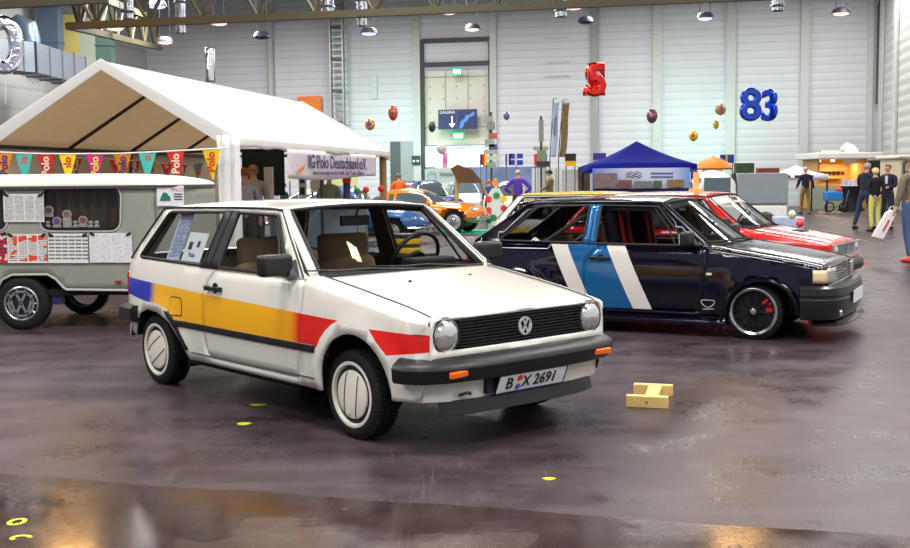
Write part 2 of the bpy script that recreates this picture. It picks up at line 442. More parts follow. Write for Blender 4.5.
def emblem(r, tw, d):
    """ring with V over W strokes in local XY, thickness d along Z"""
    m = MB()
    n = 32
    m.add([(rr*math.cos(2*PI*k/n), rr*math.sin(2*PI*k/n), z) for z in (0, d) for rr in (r, r-tw) for k in range(n)], [], 0)
    o = len(m.v)-4*n
    for k in range(n):
        j = (k+1) % n
        m.f += [(o+2*n+k, o+2*n+j, o+3*n+j, o+3*n+k), (o+k, o+j, o+2*n+j, o+2*n+k), (o+n+j, o+n+k, o+3*n+k, o+3*n+j)]; m.m += [0]*3
    def bar(a, b):
        a, b = Vector(a)*r, Vector(b)*r; t = (b-a).normalized(); nn = Vector((t.y, -t.x))*tw*.5
        m.prism([(a.x+nn.x, a.y+nn.y), (b.x+nn.x, b.y+nn.y), (b.x-nn.x, b.y-nn.y), (a.x-nn.x, a.y-nn.y)], d, lambda u, v, w: (u, v, w))
    bar((-.40, .84), (0, .10)); bar((0, .10), (.40, .84))
    bar((-.82, .42), (-.42, -.80)); bar((-.42, -.80), (0, .02)); bar((0, .02), (.42, -.80)); bar((.42, -.80), (.82, .42))
    return m
def fascia_x(y): return .632-.018*(abs(y)/.66)**2.5
def hood_z(x, y): return zt(x)+.012+.022*(1-(y/.63)**2) - (0 if x < .55 else .10*((x-.55)/.08)**2*.25)

def hatchback(name, label, pose, paint, kind, group=None, dz=0, front='round', wheel='disc', regions_side=(), side_mats=(), roof_mat=None, hood_mat=None, rz_extra=0, detail=True):
    root = thing(name, label, 'car', (pose[0], pose[1], 0), pose[2], group)
    blk = M('black_plastic', (22, 22, 24), .45); rub = M('rubber_trim', (16, 16, 17), .6)
    inner = M('cabin_trim', (44, 38, 34), .8); chrome = M('chrome', (225, 226, 230), .1, 1)
    mats = [paint] + list(side_mats) + [inner]
    step = .055 if detail else .09
    L = (0, 0, dz); RT = 2.21 if kind == 'dark' else 2.44; QWIN, DWIN = (QWINC, DWINC) if kind == 'dark' else (QWIN_, DWIN_)
    # --- shell: side sheets, roof, wings, nose, tail
    b = MB()
    rim_rows = [(x, zt(x)-d) for x in [(-.40+.04*i) for i in range(26)] for d in (.003, .008, .015, .024, .034)]
    panel(b, [(-RT, 1.242)] + SIDE, RS, [QWIN, DWIN, DOOR], step, list(regions_side), rim_rows)
    b.mirror_y()
    body_side = len(b.f)
    # wings on top
    w = MB()
    xs = [(-.42+.0375*i) for i in range(28)]
    def wing(u, v):
        x = -.42+1.032*u; y1 = Yside(x, zt(x)); y0 = min(.628, y1-.004); y = y0+(y1-y0)*v
        return (x, -y, zt(x)+.012*(1-v**2.5))
    w.grid(lambda u, v: wing(u, 1-v), 28, 5); w.mirror_y()
    b.add(w.v, w.f, 0)
    # nose sheet with one wide opening for lamps and grille
    nose = [(-.668, .47), (.668, .47), (.668, .60), (.655, .70), (.60, .712), (0, .722), (-.60, .712), (-.655, .70), (-.668, .60)]
    hole = rounded([(-.640, .542), (.640, .542), (.640, .705), (-.640, .705)], .05)
    if front != 'round': hole = rounded([(-.655, .565), (.655, .565), (.655, .702), (-.655, .702)], .015)
    panel(b, nose, lambda y, z: (fascia_x(y), y, z), [hole], .05)
    o_ = len(b.f)
    # tail sheet
    def tail(u, v):
        y = .70*(2*u-1); z = .30+.585*v
        k = (1-(y/.68)**2)
        yy = y*(1 - .03*v)
        return (-(2.815+.035*k) + (.065*v*v), -yy, z)
    b.grid(tail, 14, 8)
    # hatch frame around the rear glass
    def hatch(u, v):
        y = (2*u-1); k = 1-y*y
        return (-(2.745+.03*k)*(1-v)-(RT-.01+.03*k)*v, -y*(.68*(1-v)+.565*v), .885*(1-v)+(1.245+.03*k)*v)
    for u0, u1, v0, v1 in ((0, .1, 0, 1), (.9, 1, 0, 1), (.1, .9, 0, .08), (.1, .9, .9, 1)):
        b.grid(lambda u, v: hatch(u0+(u1-u0)*u, v0+(v1-v0)*v), 8, 8)
    # windscreen surround (front pillars)
    def ws(u, v, d=0):
        y = 2*u-1; k = 1-y*y
        return (( -.405+.10*k)*(1-v)+(-.885+.055*k)*v + d*.6, y*(.70*(1-v)+.575*v), (.868+.004*k)*(1-v)+(1.248+.030*k)*v + d*.7)
    for u0, u1, v0, v1 in ((0, .045, 0, 1), (.955, 1, 0, 1)):
        b.grid(lambda u, v: ws(u0+(u1-u0)*u, v0+(v1-v0)*v), 3, 10)
    body = b.build('body', mats, root, L, recalc=False, solid=.016, inner=True, angle=40)
    # --- roof
    r = MB()
    def roof(u, v):
        x0, x1 = -.872, -2.442; y = 2*v-1
        k = 1-y*y; xf = -.885+.055*k; xr = -(RT-.01+.03*k); x = xf+(xr-xf)*u
        zg = crv([(-2.46, 1.240), (-2.0, 1.253), (-1.4, 1.262), (-1.0, 1.259), (-.8, 1.248)], x); yg = Yside(min(-.88, max(-RT, x)), zg)
        e = 1-abs(y)**2.6
        return (x, y*yg, zg+.004+(.034+.008*math.sin(PI*u))*e)
    r.grid(lambda u, v: roof(1-u, v), 26, 22)
    r.build('roof', [roof_mat or paint, inner], root, L, recalc=False, solid=.02, inner=True)
    for s in (-1, 1):
        g = MB()
        gl_ = [(x, s*(Yside(x, z)+.004), z+.002) for x, z in [(-2.742, .88), (-(2.742+RT)/2, 1.06), (-RT, 1.243), (-RT+.1, 1.249), (-2.0, 1.254), (-1.7, 1.258), (-1.4, 1.261), (-1.0, 1.259), (-.872, 1.251)]]
        g.tube(gl_, .007, 6)
        g.tube([(x, s*(Yside(x, z)+.001), z) for x, z in [(-.875, 1.248), (-.70, 1.10), (-.55, .98), (-.43, .878)]], .006, 6)
        g.build('drip_rail', rub, root, L)
    # --- bonnet
    h = MB()
    def hood(u, v):
        y = (2*v-1); yy = y*.622; x0 = -.335+.075*(1-y*y); x1 = .618-.006*y*y-.016*abs(y)**6; x = x0+(x1-x0)*u
        return (x, yy, hood_z(x, yy))
    h.grid(lambda u, v: hood(u, v), 28, 24)
    hd = h.build('bonnet', hood_mat or [paint], root, L, recalc=False, solid=.012)
    sm_ = MB()
    for s in (-1,): sm_.tube([(x, s*.6255, hood_z(x, .6255)+.001) for x in [(-.34+.0475*i) for i in range(21)]], .0045, 5)
    sm_.pair('bonnet_seam', rub, root, L)
    cw = MB(); cw.grid(lambda u, v: (-.46+.25*u+.08*(1-(2*v-1)**2), (2*v-1)*.69, .852-.014*u), 4, 12)
    cw.build('cowl', blk, root, L, recalc=False, solid=.01)
    # --- glass with rubber seals
    gm = glass('car_glass', (.80, .83, .82)) if kind != 'dark' else glass('tinted_glass', (.50, .50, .54))
    m = MB(); m.grid(lambda u, v: ws(.05+.9*u, .02+.96*v, -.004), 14, 8); m.build('windscreen', gm, root, L, recalc=False)
    sl = MB(); ring = [ws(.045, .015), ws(.5, .012), ws(.955, .015), ws(.955, .5), ws(.955, .975), ws(.8, .98), ws(.5, .98), ws(.2, .98), ws(.045, .975), ws(.045, .5)]
    sl.tube([ws(.045+.91*t/12, .01, .003) for t in range(13)] + [ws(.955, t/8, .003) for t in range(1, 8)] + [ws(.955-.91*t/12, .985, .003) for t in range(13)] + [ws(.045, 1-t/8, .003) for t in range(1, 8)], .012, 6, closed=True)
    sl.build('windscreen_seal', rub, root, L)
    m = MB(); m.grid(lambda u, v: hatch(.1+.8*u, .08+.82*v), 10, 6); m.build('rear_window', gm, root, L, recalc=False)
    for s, nm in ((-1, 'r'), (1, 'l')):
        for poly, n2 in ((QWIN, 'quarter_window'), (DWIN, 'door_window')):
            m = MB(); panel(m, inset(poly, -.004), ROFF(-.010), step=.12)
            fr = MB(); P = inset(poly, .006); fr.tube([(x, -Yside(x, z)-.001, z) for x, z in resample(P, .06)], .011, 6, closed=True)
            fr.v = [Vector(p) for p in fr.v]
            if s > 0:
                for q in (m, fr): q.v = [Vector((p.x, -p.y, p.z)) for p in q.v]; q.f = [f[::-1] for f in q.f]
            og = m.build(n2, gm, root, L, recalc=False)
            fr.build('window_seal', rub, og)
    bp = MB(); panel(bp, [(-1.635, .870), (-1.395, .870), (-1.372, 1.243), (-1.56, 1.243)] if kind != 'dark' else [(-1.60, .870), (-1.455, .870), (-1.45, 1.243), (-1.575, 1.243)], ROFF(.005), [], .06)
    if kind == 'dark':
        pm = side_mats[1]
    else: pm = M('pillar_vinyl', (38, 38, 40), .55)
    bp.pair('door_pillar', pm, root, L, recalc=False, solid=.004)
    ln = MB(); ln.tube([(x, -Yside(x, z)-.007, z) for x, z in (((-1.52, .872), (-1.50, 1.05), (-1.465, 1.243)) if kind != 'dark' else ((-1.53, .872), (-1.52, 1.05), (-1.51, 1.243)))], .005, 5); ln.pair('pillar_seam', rub, root, L)
    vb = MB(); vb.tube([(x, -Yside(x, z)+.008, z) for x, z in ((-.70, .875), (-.80, 1.05), (-.965, 1.235))], .009, 6); vb.pair('window_divider', rub, root, L)
    # --- doors
    for s in (-1, 1):
        d = MB(); panel(d, inset(DOOR, .004), RS, [], step, [(rg, k) for rg, k in regions_side])
        if s > 0: d.v = [Vector((p.x, -p.y, p.z)) for p in d.v]; d.f = [f[::-1] for f in d.f]
        od = d.build('door', mats, root, L, recalc=False, solid=.02, inner=True)
        hb = MB(); yy = lambda x, z, k=0: s*(Yside(x, z)+k)
        hb.disc([(.036, 0), (.036, .006)], n=16, axis='y', c=(-1.40, yy(-1.40, .75)-(0 if s > 0 else .006), .752))
        hb.box((-1.41, yy(-1.41, .745, .022), .748), (.19, .016, .026)); hb.box((-1.49, yy(-1.49, .745, .012), .748), (.03, .024, .03)); hb.box((-1.33, yy(-1.33, .745, .012), .748), (.03, .024, .03))
        hb.build('door_handle', blk, od, bevel=.006)
        # mirror
        mr = MB(); mr.box((-.565, s*.845, .945), (.085, .215, .128)); mo = mr.build('door_mirror', blk, root, L, bevel=.026, seg=3)
        MB().box((-.610, s*.85, .945), (.006, .17, .09)).build('mirror_glass', chrome, mo)
        st = MB(); st.add([(-.64, s*.735, .876), (-.47, s*.735, .876), (-.555, s*.705, .975), (-.60, s*.775, .885), (-.51, s*.775, .885), (-.555, s*.76, .955)], [(0, 1, 2), (3, 5, 4), (0, 3, 4, 1), (1, 4, 5, 2), (2, 5, 3, 0)]); st.build('mirror_foot', blk, mo)
    # fuel flap (right side)
    fl = rounded([(-2.015, .532), (-1.855, .532), (-1.855, .652), (-2.015, .652)], .025)
    m = MB(); panel(m, inset(fl, -.005), ROFF(.0015), [], .08); o2 = m.build('fuel_flap', rub, root, L, recalc=False)
    m = MB(); panel(m, inset(fl, .002), ROFF(.003), [], .08); m.build('flap_cover', side_mats[0] if side_mats and kind == 'white' else paint, o2, recalc=False)
    # --- underbody and wheel wells
    ub = MB(); ub.box((-1.05, 0, .30), (3.2, 1.04, .16)); ub.box((-1.25, 0, .235), (1.35, 1.40, .06)); ub.box((-2.5, 0, .45), (.30, 1.2, .3)); ub.box((.40, 0, .42), (.28, 1.12, .30)); ub.box((0, 0, .50), (.8, 1.02, .30))
    for s in (-1, 1):
        for cx in (FA[0], -2.24): ub.lathe([(.36, s*.52), (.36, s*.70), (.345, s*.70), (.345, s*.52)], n=24, axis='y', c=(cx, 0, .30)); ub.lathe([(.36, s*.52), (.01, s*.52)], n=24, axis='y', c=(cx, 0, .30))
    ub.v = [Vector((p.x, p.y, max(p.z, .275 if p.x > .22 else .17))) for p in ub.v]
    ub.build('underbody', M('underseal', (14, 13, 13), .9), root, L)
    for k, (x, y) in enumerate(((0, -.722), (0, .722), (-2.335, -.728), (-2.335, .728))):
        make_tyre_wheel(root, x, y-(.02 if y < 0 else -.02)*(wheel == 'alloy'), wheel, 0, (.12 if x == 0 else 1.0))
    # --- cabin
    ds = M('dashboard', (30, 27, 25), .7)
    db = MB(); db.grid(lambda u, v: (-.40-.32*u, (2*v-1)*.66, .862+.02*math.sin(PI*u)-(.0 if u < .9 else .12)), 10, 8); db.box((-.66, 0, .76), (.08, 1.3, .20)); db.box((-.58, .33, .90), (.16, .34, .06)); db.build('dashboard', ds, root, L, bevel=.015)
    seatm = M('seat_cloth', (146, 120, 92), .9, bump=.3, bscale=120)
    for sy in (-.35, .29):
        st = MB(); st.box((-1.12, sy, .46), (.52, .46, .16)); so = st.build('seat', seatm, root, L, bevel=.05, seg=3)
        MB().box((-1.41, sy, .66), (.15, .46, .48), ry=-.20).build('backrest', seatm, so, bevel=.05, seg=3)
        MB().box((-1.47, sy, .965), (.10, .40, .19), ry=-.12).build('headrest', seatm, so, bevel=.035, seg=3)
    rs = MB(); rs.box((-2.0, 0, .52), (.45, 1.16, .14)); rs.box((-2.24, 0, .70), (.14, 1.16, .36), ry=-.25); rs.box((-2.45, 0, .80), (.34, 1.2, .02)); rs.build('rear_bench', seatm, root, L, bevel=.04)
    sw = MB(); R2 = Matrix.Translation((-.74, .35, .915)) @ Matrix.Rotation(-1.12, 4, 'Y')
    sw.tube([(.185*math.cos(2*PI*k/28), .185*math.sin(2*PI*k/28), 0) for k in range(28)], .014, 8, closed=True); sw.box((0, 0, -.01), (.05, .33, .02)); sw.disc([(.06, -.03), (.06, .0), (.05, .012)], n=18); sw.tube([(0, 0, -.02), (0, 0, -.30)], .025, 8)
    sw.tf(R2); sw.build('steering_wheel', blk, root, L)
    im = MB(); im.box((-.93, 0, 1.17), (.03, .22, .065)); im.tube([(-.92, 0, 1.19), (-.89, 0, 1.255)], .008, 6); im.build('rear_view_mirror', blk, root, L, bevel=.012)
    wp = MB()
    for x0, y0, x1, y1 in ((-.30, -.02, -.385, -.60), (-.30, .40, -.375, -.15)):
        wp = MB()
        p0, p1 = Vector((x0, y0, .885)), Vector((x1, y1, .905)); wp.tube([p0, p0.lerp(p1, .5)+Vector((0, 0, .012)), p1], [.009, .007, .005], 6)
        a, c_ = p0.lerp(p1, .35), p1+(p1-p0).normalized()*.12; wp.tube([a+Vector((-.02, 0, .004)), c_+Vector((-.02, 0, .004))], .006, 6)
        wp.disc([(.014, -.02), (.014, .006)], n=10, c=p0)
        wp.build('wiper', blk, root, L)
    # --- front end
    amber = M('amber_lens', (255, 105, 10), .25, coat=.6, var=.2, scale=60)
    lens = M('lamp_lens', (232, 236, 240), .08, .8, var=.22, scale=24, bump=.30, bscale=14, coat=1)
    gp = MB(); gp.box((.575, 0, .622), (.03, 1.28, .175)); gr = gp.build('grille', M('grille_black', (16, 16, 18), .5), root, L)
    if front == 'round':
        sb = MB()
        for k in range(9): sb.box((.612+.003, 0, .556+k*.0172), (.022, .945, .0058))
        sb.build('grille_bars', M('grille_bar', (40, 40, 43), .3), gr)
        for sy in (-1, 1):
            hl = MB(); hl.lathe([(.096, -.03), (.097, .012), (.088, .020), (.083, .014)], n=32, axis='x', c=(.600, sy*.555, .622)); ho = hl.build('headlamp', M('lamp_bezel', (30, 30, 32), .35), root, L)
            l2 = MB(); l2.lathe([(.084, .006), (.08, .020), (.065, .032), (.04, .040), (.0005, .044)], n=32, axis='x', c=(.598, sy*.555, .622)); l2.build('headlamp_lens', lens, ho)
            l3 = MB(); l3.lathe([(.089, .012), (.089, .020), (.0835, .022), (.0835, .012)], n=32, axis='x', c=(.598, sy*.555, .622)); l3.build('chrome_ring', chrome, ho)
        em = emblem(.050, .0085, .008).tf(frame((.630, 0, .625), (0, 1, 0), (0, 0, 1))); em.build('badge', M('badge_silver', (226, 228, 232), .28, .4), gr)
    else:
        sb = MB(); wdt = .84 if front == 'rect' else 1.0
        for k in range(5 if front == 'rect' else 7): sb.box((.617, 0, .578+k*(.026 if front == 'rect' else .018)), (.022, wdt, .006))
        if front == 'chrome':
            for z in (.565, .703): sb.box((.625, 0, z), (.022, 1.25, .012))
            for yb in (-.62, .62): sb.box((.612, yb, .634), (.022, .014, .14))
        sb.build('grille_bars', M('bar_silver', (196, 198, 202), .3, .3), gr)
        for sy in (-1, 1):
            if front == 'rect':
                hb = MB(); hb.grid(lambda u, v: ((lambda y: (fascia_x(y)+.012-(.05 if u > .93 else 0), sy*y, .572+.128*v))(.41+.275*u)), 12, 4); ho = hb.build('headlamp', lens, root, L, solid=.01)
                hb = MB(); hb.grid(lambda u, v: ((lambda x: (x, sy*(crv(WX, x)*.998+.004), .575+.110*v))(.612-.115*u)), 6, 3); hb.build('indicator_lens', M('clear_amber', (240, 215, 170), .15, coat=1), ho, solid=.008)
            else:
                l2 = MB(); l2.lathe([(.075, .006), (.07, .020), (.04, .034), (.0005, .040)], n=28, axis='x', c=(.600, sy*.50, .634)); l2.build('headlamp', lens, root, L)
        em = emblem(.046, .009, .006).tf(frame((.638, 0, .632), (0, 1, 0), (0, 0, 1))); em.build('badge', chrome, gr)
    # bumpers
    def bump(prof, path, nm, mt, mirror=True, bev=0):
        full = path + [(x, -y) for x, y in path[::-1] if abs(y) > 1e-6]
        return MB().sweep(prof, full).build(nm, mt, root, L, bevel=bev)
    dk = M('bumper_black', (24, 24, 27), .42, var=.1)
    if front == 'rect':
        dkp = M('bumper_satin_black', (24, 24, 26), .35, coat=.2)
        bump([(-.06, .545), (.035, .55), (.065, .53), (.07, .47), (.06, .46), (.06, .44), (.068, .43), (.06, .33), (.03, .26), (-.06, .25)], [(.40, -.752), (.50, -.738), (.585, -.69), (.64, -.60), (.675, -.40), (.69, 0)], 'front_bumper', dkp)
        bump([(-.10, .25), (.03, .255), (.10, .222), (.10, .212), (-.10, .215)], [(.48, -.70), (.565, -.665), (.63, -.57), (.665, -.40), (.68, 0)], 'splitter', M('gloss_black', (14, 14, 16), .18, coat=.5))
        rp = [(-2.60, .755), (-2.72, .72), (-2.78, .60), (-2.81, 0)]
    else:
        bf = bump([(-.05, .512), (.0, .510), (.044, .486), (.060, .468), (.063, .455), (.060, .450), (.058, .405), (.046, .385), (-.05, .385)], [(.462, -.752), (.515, -.742), (.585, -.695), (.635, -.60), (.665, -.40), (.675, 0)], 'front_bumper', dk)
        for sy in (-1, 1):
            x = .735
            MB().box((.706, sy*.55, .430), (.03, .135, .034), rz=-sy*.17).build('indicator', amber, bf, bevel=.006)
        bump([(-.06, .40), (.0, .40), (-.01, .275), (-.06, .27)], [(.47, -.715), (.56, -.675), (.625, -.56), (.655, -.36), (.665, 0)], 'front_valance', paint)
        bump([(-.03, .278), (.012, .278), (.03, .205), (.018, .20), (-.03, .255)], [(.57, -.575), (.61, -.52), (.64, -.42), (.655, -.28), (.665, 0)], 'chin_spoiler', dk)
        rp = [(-2.54, .765), (-2.72, .76), (-2.79, .71), (-2.83, .50), (-2.85, 0)]
    pr = [(-.05, .545), (.03, .55), (.055, .53), (.055, .445), (.0, .42), (-.05, .42)]
    bump(pr, [(x, y) for x, y in rp], 'rear_bumper', dk)
    tl = MB()
    for sy in (-1,): tl.box((-2.83, sy*.58, .69), (.05, .24, .17), rz=-sy*.16)
    tl.pair('tail_lamp', M('red_lens', (190, 14, 18), .2, coat=.8), root, L, bevel=.012)
    return root
# ================================================================ hall shell
fm = bpy.data.materials.new('polished_floor'); fm.use_nodes = True
def floor_nodes():
    nt = fm.node_tree; b = nt.nodes['Principled BSDF']; N = nt.nodes.new; L = nt.links.new
    tc = N('ShaderNodeTexCoord')
    def noise(scale, detail=6, sc=(1, 1, 1), rot=0):
        mp = N('ShaderNodeMapping'); mp.inputs['Scale'].default_value = sc; mp.inputs['Rotation'].default_value = (0, 0, rot)
        L(tc.outputs['Object'], mp.inputs[0]); n = N('ShaderNodeTexNoise'); n.inputs['Scale'].default_value = scale; n.inputs['Detail'].default_value = detail; n.inputs['Roughness'].default_value = .62
        L(mp.outputs[0], n.inputs['Vector']); return n.outputs['Fac']
    def mth(op, a, c=None, d=None):
        n = N('ShaderNodeMath'); n.operation = op
        for i, v in enumerate((a, c, d)):
            if v is None: continue
            if isinstance(v, (int, float)): n.inputs[i].default_value = v
            else: L(v, n.inputs[i])
        return n.outputs[0]
    def mix(f, a, c):
        n = N('ShaderNodeMix'); n.data_type = 'RGBA'
        L(f, n.inputs[0]) if not isinstance(f, float) else setattr(n.inputs[0], 'default_value', f)
        for i, v in ((6, a), (7, c)):
            if isinstance(v, tuple): n.inputs[i].default_value = lin(v)
            else: L(v, n.inputs[i])
        return n.outputs[2]
    big = noise(.35, 5); mid = noise(2.2, 8); fine = noise(26, 6)
    s1 = noise(1.0, 3, (1.5, 55, 1), .55); s2 = noise(1.0, 3, (60, 1.2, 1), .25)
    midc = mth('MINIMUM', 1, mth('MAXIMUM', 0, mth('MULTIPLY_ADD', mid, 3.2, -1.1)))
    bigc = mth('MINIMUM', 1, mth('MAXIMUM', 0, mth('MULTIPLY_ADD', big, 3.0, -1.0)))
    base = mix(mth('MULTIPLY_ADD', midc, .6, mth('MULTIPLY', bigc, .4)), FLOOR_A, FLOOR_B)
    st1 = noise(1.0, 12, (1.0, 5, 1), .62); st2 = noise(1.0, 12, (4, 1.0, 1), .18); gr = noise(70, 4)
    base = mix(mth('MULTIPLY', mth('SMOOTH_MAX', 0, mth('MULTIPLY', mth('ADD', st1, -.47), 3.0), .05), .40), base, (112, 98, 102))
    base = mix(mth('MULTIPLY', mth('SMOOTH_MAX', 0, mth('MULTIPLY', mth('ADD', st2, -.50), 3.0), .05), .45), base, (24, 20, 22))
    base = mix(mth('MULTIPLY', mth('GREATER_THAN', gr, .60), .45), base, (118, 106, 106))
    base = mix(mth('MULTIPLY', fine, .35), base, (66, 58, 60))
    sc = mth('MAXIMUM', mth('SMOOTH_MIN', 1, mth('MULTIPLY', mth('GREATER_THAN', s1, .635), .7), 0), mth('MULTIPLY', mth('GREATER_THAN', s2, .645), .6))
    sc = mth('MULTIPLY', sc, mth('GREATER_THAN', big, .42))
    base = mix(mth('MULTIPLY', sc, .22), base, (132, 122, 120))
    # slab joints
    sp = N('ShaderNodeSeparateXYZ'); L(tc.outputs['Object'], sp.inputs[0])
    def line(nx, ny, c, w):
        d = mth('ADD', mth('MULTIPLY', sp.outputs[0], nx), mth('ADD', mth('MULTIPLY', sp.outputs[1], ny), -c))
        d = mth('ADD', d, mth('MULTIPLY', mth('SUBTRACT', fine, .5), w*1.2))
        return mth('LESS_THAN', mth('ABSOLUTE', d), w)
    jn = None
    for p0, p1, w in JOINTS:
        a, c_ = ground(*p0), ground(*p1); t = (c_-a).normalized(); nx, ny = -t.y, t.x
        k = line(nx, ny, nx*a.x+ny*a.y, w); jn = k if jn is None else mth('MAXIMUM', jn, k)
    base = mix(mth('MULTIPLY', jn, .75), base, (44, 40, 40))
    # coated strip in the foreground: smooth dark sealer
    a, c_ = ground(0, 474), ground(560, 513); t = (c_-a).normalized(); nx, ny = t.y, -t.x
    d = mth('ADD', mth('MULTIPLY', sp.outputs[0], nx), mth('ADD', mth('MULTIPLY', sp.outputs[1], ny), -(nx*a.x+ny*a.y)))
    d = mth('ADD', d, mth('MULTIPLY', mth('SUBTRACT', noise(1.6, 3), .5), .10))
    wet = mth('GREATER_THAN', d, 0)
    dirt = mth('MULTIPLY', wet, mth('GREATER_THAN', noise(.9, 3), .54))
    base = mix(mth('MULTIPLY', wet, .55), base, (44, 25, 8)); base = mix(mth('MULTIPLY', dirt, .35), base, (98, 84, 76))
    L(base, b.inputs['Base Color'])
    ro = mth('MULTIPLY_ADD', midc, .16, mth('MULTIPLY_ADD', bigc, .10, .20)); ro = mth('ADD', ro, mth('MULTIPLY', sc, .1))
    ro = mth('MULTIPLY_ADD', wet, -.16, ro)
    ro = mth('MAXIMUM', ro, .06)
    L(ro, b.inputs['Roughness'])
    L(mth('MULTIPLY_ADD', wet, .08, .22), b.inputs['Specular IOR Level'])
    bp = N('ShaderNodeBump'); bp.inputs['Strength'].default_value = .07; bp.inputs['Distance'].default_value = .01
    L(mth('ADD', mid, mth('MULTIPLY', fine, .4)), bp.inputs['Height']); L(bp.outputs[0], b.inputs['Normal'])
FLOOR_A, FLOOR_B = (26, 21, 24), (86, 73, 79)
JOINTS = [((0, 543), (205, 440), .005), ((55, 547), (262, 436), .005), ((640, 383), (910, 391), .010), ((300, 378), (640, 384), .006), ((560, 262), (905, 266), .02)]
floor_nodes()
m = MB(); m.add([(-40, -14, 0), (40, -14, 0), (40, 75, 0), (-40, 75, 0)], [(0, 1, 2, 3)])
struct(m.build('floor', fm, recalc=False))
WO = Vector((0, 55, 0)); WU = Vector((1, -.2, 0)).normalized(); WN = Vector((-.2, -1, 0)).normalized()   # back wall frame
def onwall(px, py, off=0):
    r = ray(px, py); o = Vector((0, 0, CH)); t = ((WO+WN*off-o).dot(WN))/r.dot(WN); return o+r*t
def wallu(px, off=0): return (onwall(px, 150, off)-WO).dot(WU)
def W3(u, z, off=0): p = WO+WU*u+WN*off; return Vector((p.x, p.y, z))
def wall_mat(name, rgb, per, depth=.5):
    m = bpy.data.materials.new(name); m.use_nodes = True; nt = m.node_tree; b = nt.nodes['Principled BSDF']; N = nt.nodes.new; L = nt.links.new
    tc = N('ShaderNodeTexCoord'); w = N('ShaderNodeTexWave'); w.wave_type = 'BANDS'; w.bands_direction = 'Z'; w.inputs['Scale'].default_value = .314/per; w.inputs['Distortion'].default_value = 0
    L(tc.outputs['Object'], w.inputs['Vector'])
    cr = N('ShaderNodeValToRGB'); cr.color_ramp.elements[0].color = lin(tuple(int(c*.92) for c in rgb)); cr.color_ramp.elements[1].color = lin(rgb); cr.color_ramp.elements[1].position = .12
    nz = N('ShaderNodeTexNoise'); nz.inputs['Scale'].default_value = .8; L(tc.outputs['Object'], nz.inputs['Vector'])
    mx = N('ShaderNodeMix'); mx.data_type = 'RGBA'; mx.blend_type = 'MULTIPLY'; mx.inputs[0].default_value = .12
    L(w.outputs['Fac'], cr.inputs[0]); L(cr.outputs[0], mx.inputs[6]); L(nz.outputs['Fac'], mx.inputs[7]); L(mx.outputs[2], b.inputs['Base Color'])
    bp = N('ShaderNodeBump'); bp.inputs['Strength'].default_value = depth; bp.inputs['Distance'].default_value = .05; L(w.outputs['Fac'], bp.inputs['Height']); L(bp.outputs[0], b.inputs['Normal'])
    b.inputs['Roughness'].default_value = .55; return m
wallm = wall_mat('panel_cladding', (212, 214, 220), .36, .2)
UL, UR = wallu(150), wallu(877)
DL, DR = wallu(424), wallu(491)             # big door bay
m = MB()
for u0, u1, z0, z1 in ((UL, DL, 0, 12), (DR, UR, 0, 12), (DL, DR, 7.1, 12)):
    p = [W3(u0, z0), W3(u1, z0), W3(u1, z1), W3(u0, z1)]; q = [a-WN*.3 for a in p]
    m.add(p+q, [(0, 1, 2, 3), (4, 7, 6, 5), (0, 4, 5, 1), (2, 6, 7, 3), (1, 5, 6, 2), (0, 3, 7, 4)])
struct(m.build('wall_back', wallm))
LD = -WN                                    # direction away from camera along side walls
CLc, CRc = W3(UL, 0), W3(UR, 0)
def slab(a, b, t, h, nm, mt, z0=0):
    d = (b-a).normalized(); n = Vector((d.y, -d.x, 0))*t
    m = MB(); m.add([a+Vector((0, 0, z0)), b+Vector((0, 0, z0)), b+n+Vector((0, 0, z0)), a+n+Vector((0, 0, z0)), a+Vector((0, 0, h)), b+Vector((0, 0, h)), b+n+Vector((0, 0, h)), a+n+Vector((0, 0, h))],
                    [(0, 1, 2, 3), (4, 7, 6, 5), (0, 4, 5, 1), (1, 5, 6, 2), (2, 6, 7, 3), (3, 7, 4, 0)])
    return struct(m.build(nm, mt))
slab(CLc, CLc+WN*62, .3, 12, 'wall_left', wall_mat('side_cladding', (184, 186, 184), .9, .3))
slab(CRc, CRc+WN*62, -.3, 12, 'wall_right', wall_mat('right_cladding', (206, 208, 204), .42))
m = MB(); m.box((0, 28, 12.1), (60, 86, .2)); struct(m.build('ceiling', M('ceiling_deck', (64, 54, 42), .8)))
# pilasters and pipes on the back wall
colm = M('pilaster_grey', (192, 194, 192), .5)
cold = M('pilaster_edge', (150, 156, 152), .5)
for k, (px, w, mt) in enumerate(((418, .38, colm), (494, .32, colm), (595, .38, cold), (657, .42, colm), (730, .42, colm), (803, .36, colm), (868, .25, colm))):
    u = wallu(px); m = MB()
    m.box((0, 0, 6), (w, .22, 12)); 
    o = m.build('trim_%d' % (k+1), mt, None, W3(u, 0, .08), (0, 0, math.atan2(WU.y, WU.x))); struct(o)
for px, lab in ((274, 'pale drainpipe running up the back wall beside the tent roof'),):
    o = MB().tube([W3(wallu(px), .0, .25), W3(wallu(px), 11.9, .25)], .17, 10).build('wall_pipe', M('pipe_grey', (178, 180, 180), .45)); tag(o, lab, 'pipe')
# ladder
u0, u1 = wallu(333.2, .4), wallu(345.5, .4)
t = thing('wall_ladder', 'tall grey caged ladder fixed to the back wall right of the tent', 'ladder', W3((u0+u1)/2, 0, .5), math.atan2(WU.y, WU.x))
lm = M('galvanised', (150, 158, 154), .4, .5); w_ = u1-u0
for s in (-1, 1): MB().box((s*w_/2, 0, 6), (.07, .3, 12)).build('rail', lm, t)
m = MB()
for k in range(38): m.box((0, 0, .4+k*.31), (w_, .05, .06))
m.build('rungs', lm, t)
for k in range(7): MB().box((0, .12, 1.2+k*1.55), (w_, .05, .12)).build('landing', M('ladder_dark', (92, 96, 94), .5), t)
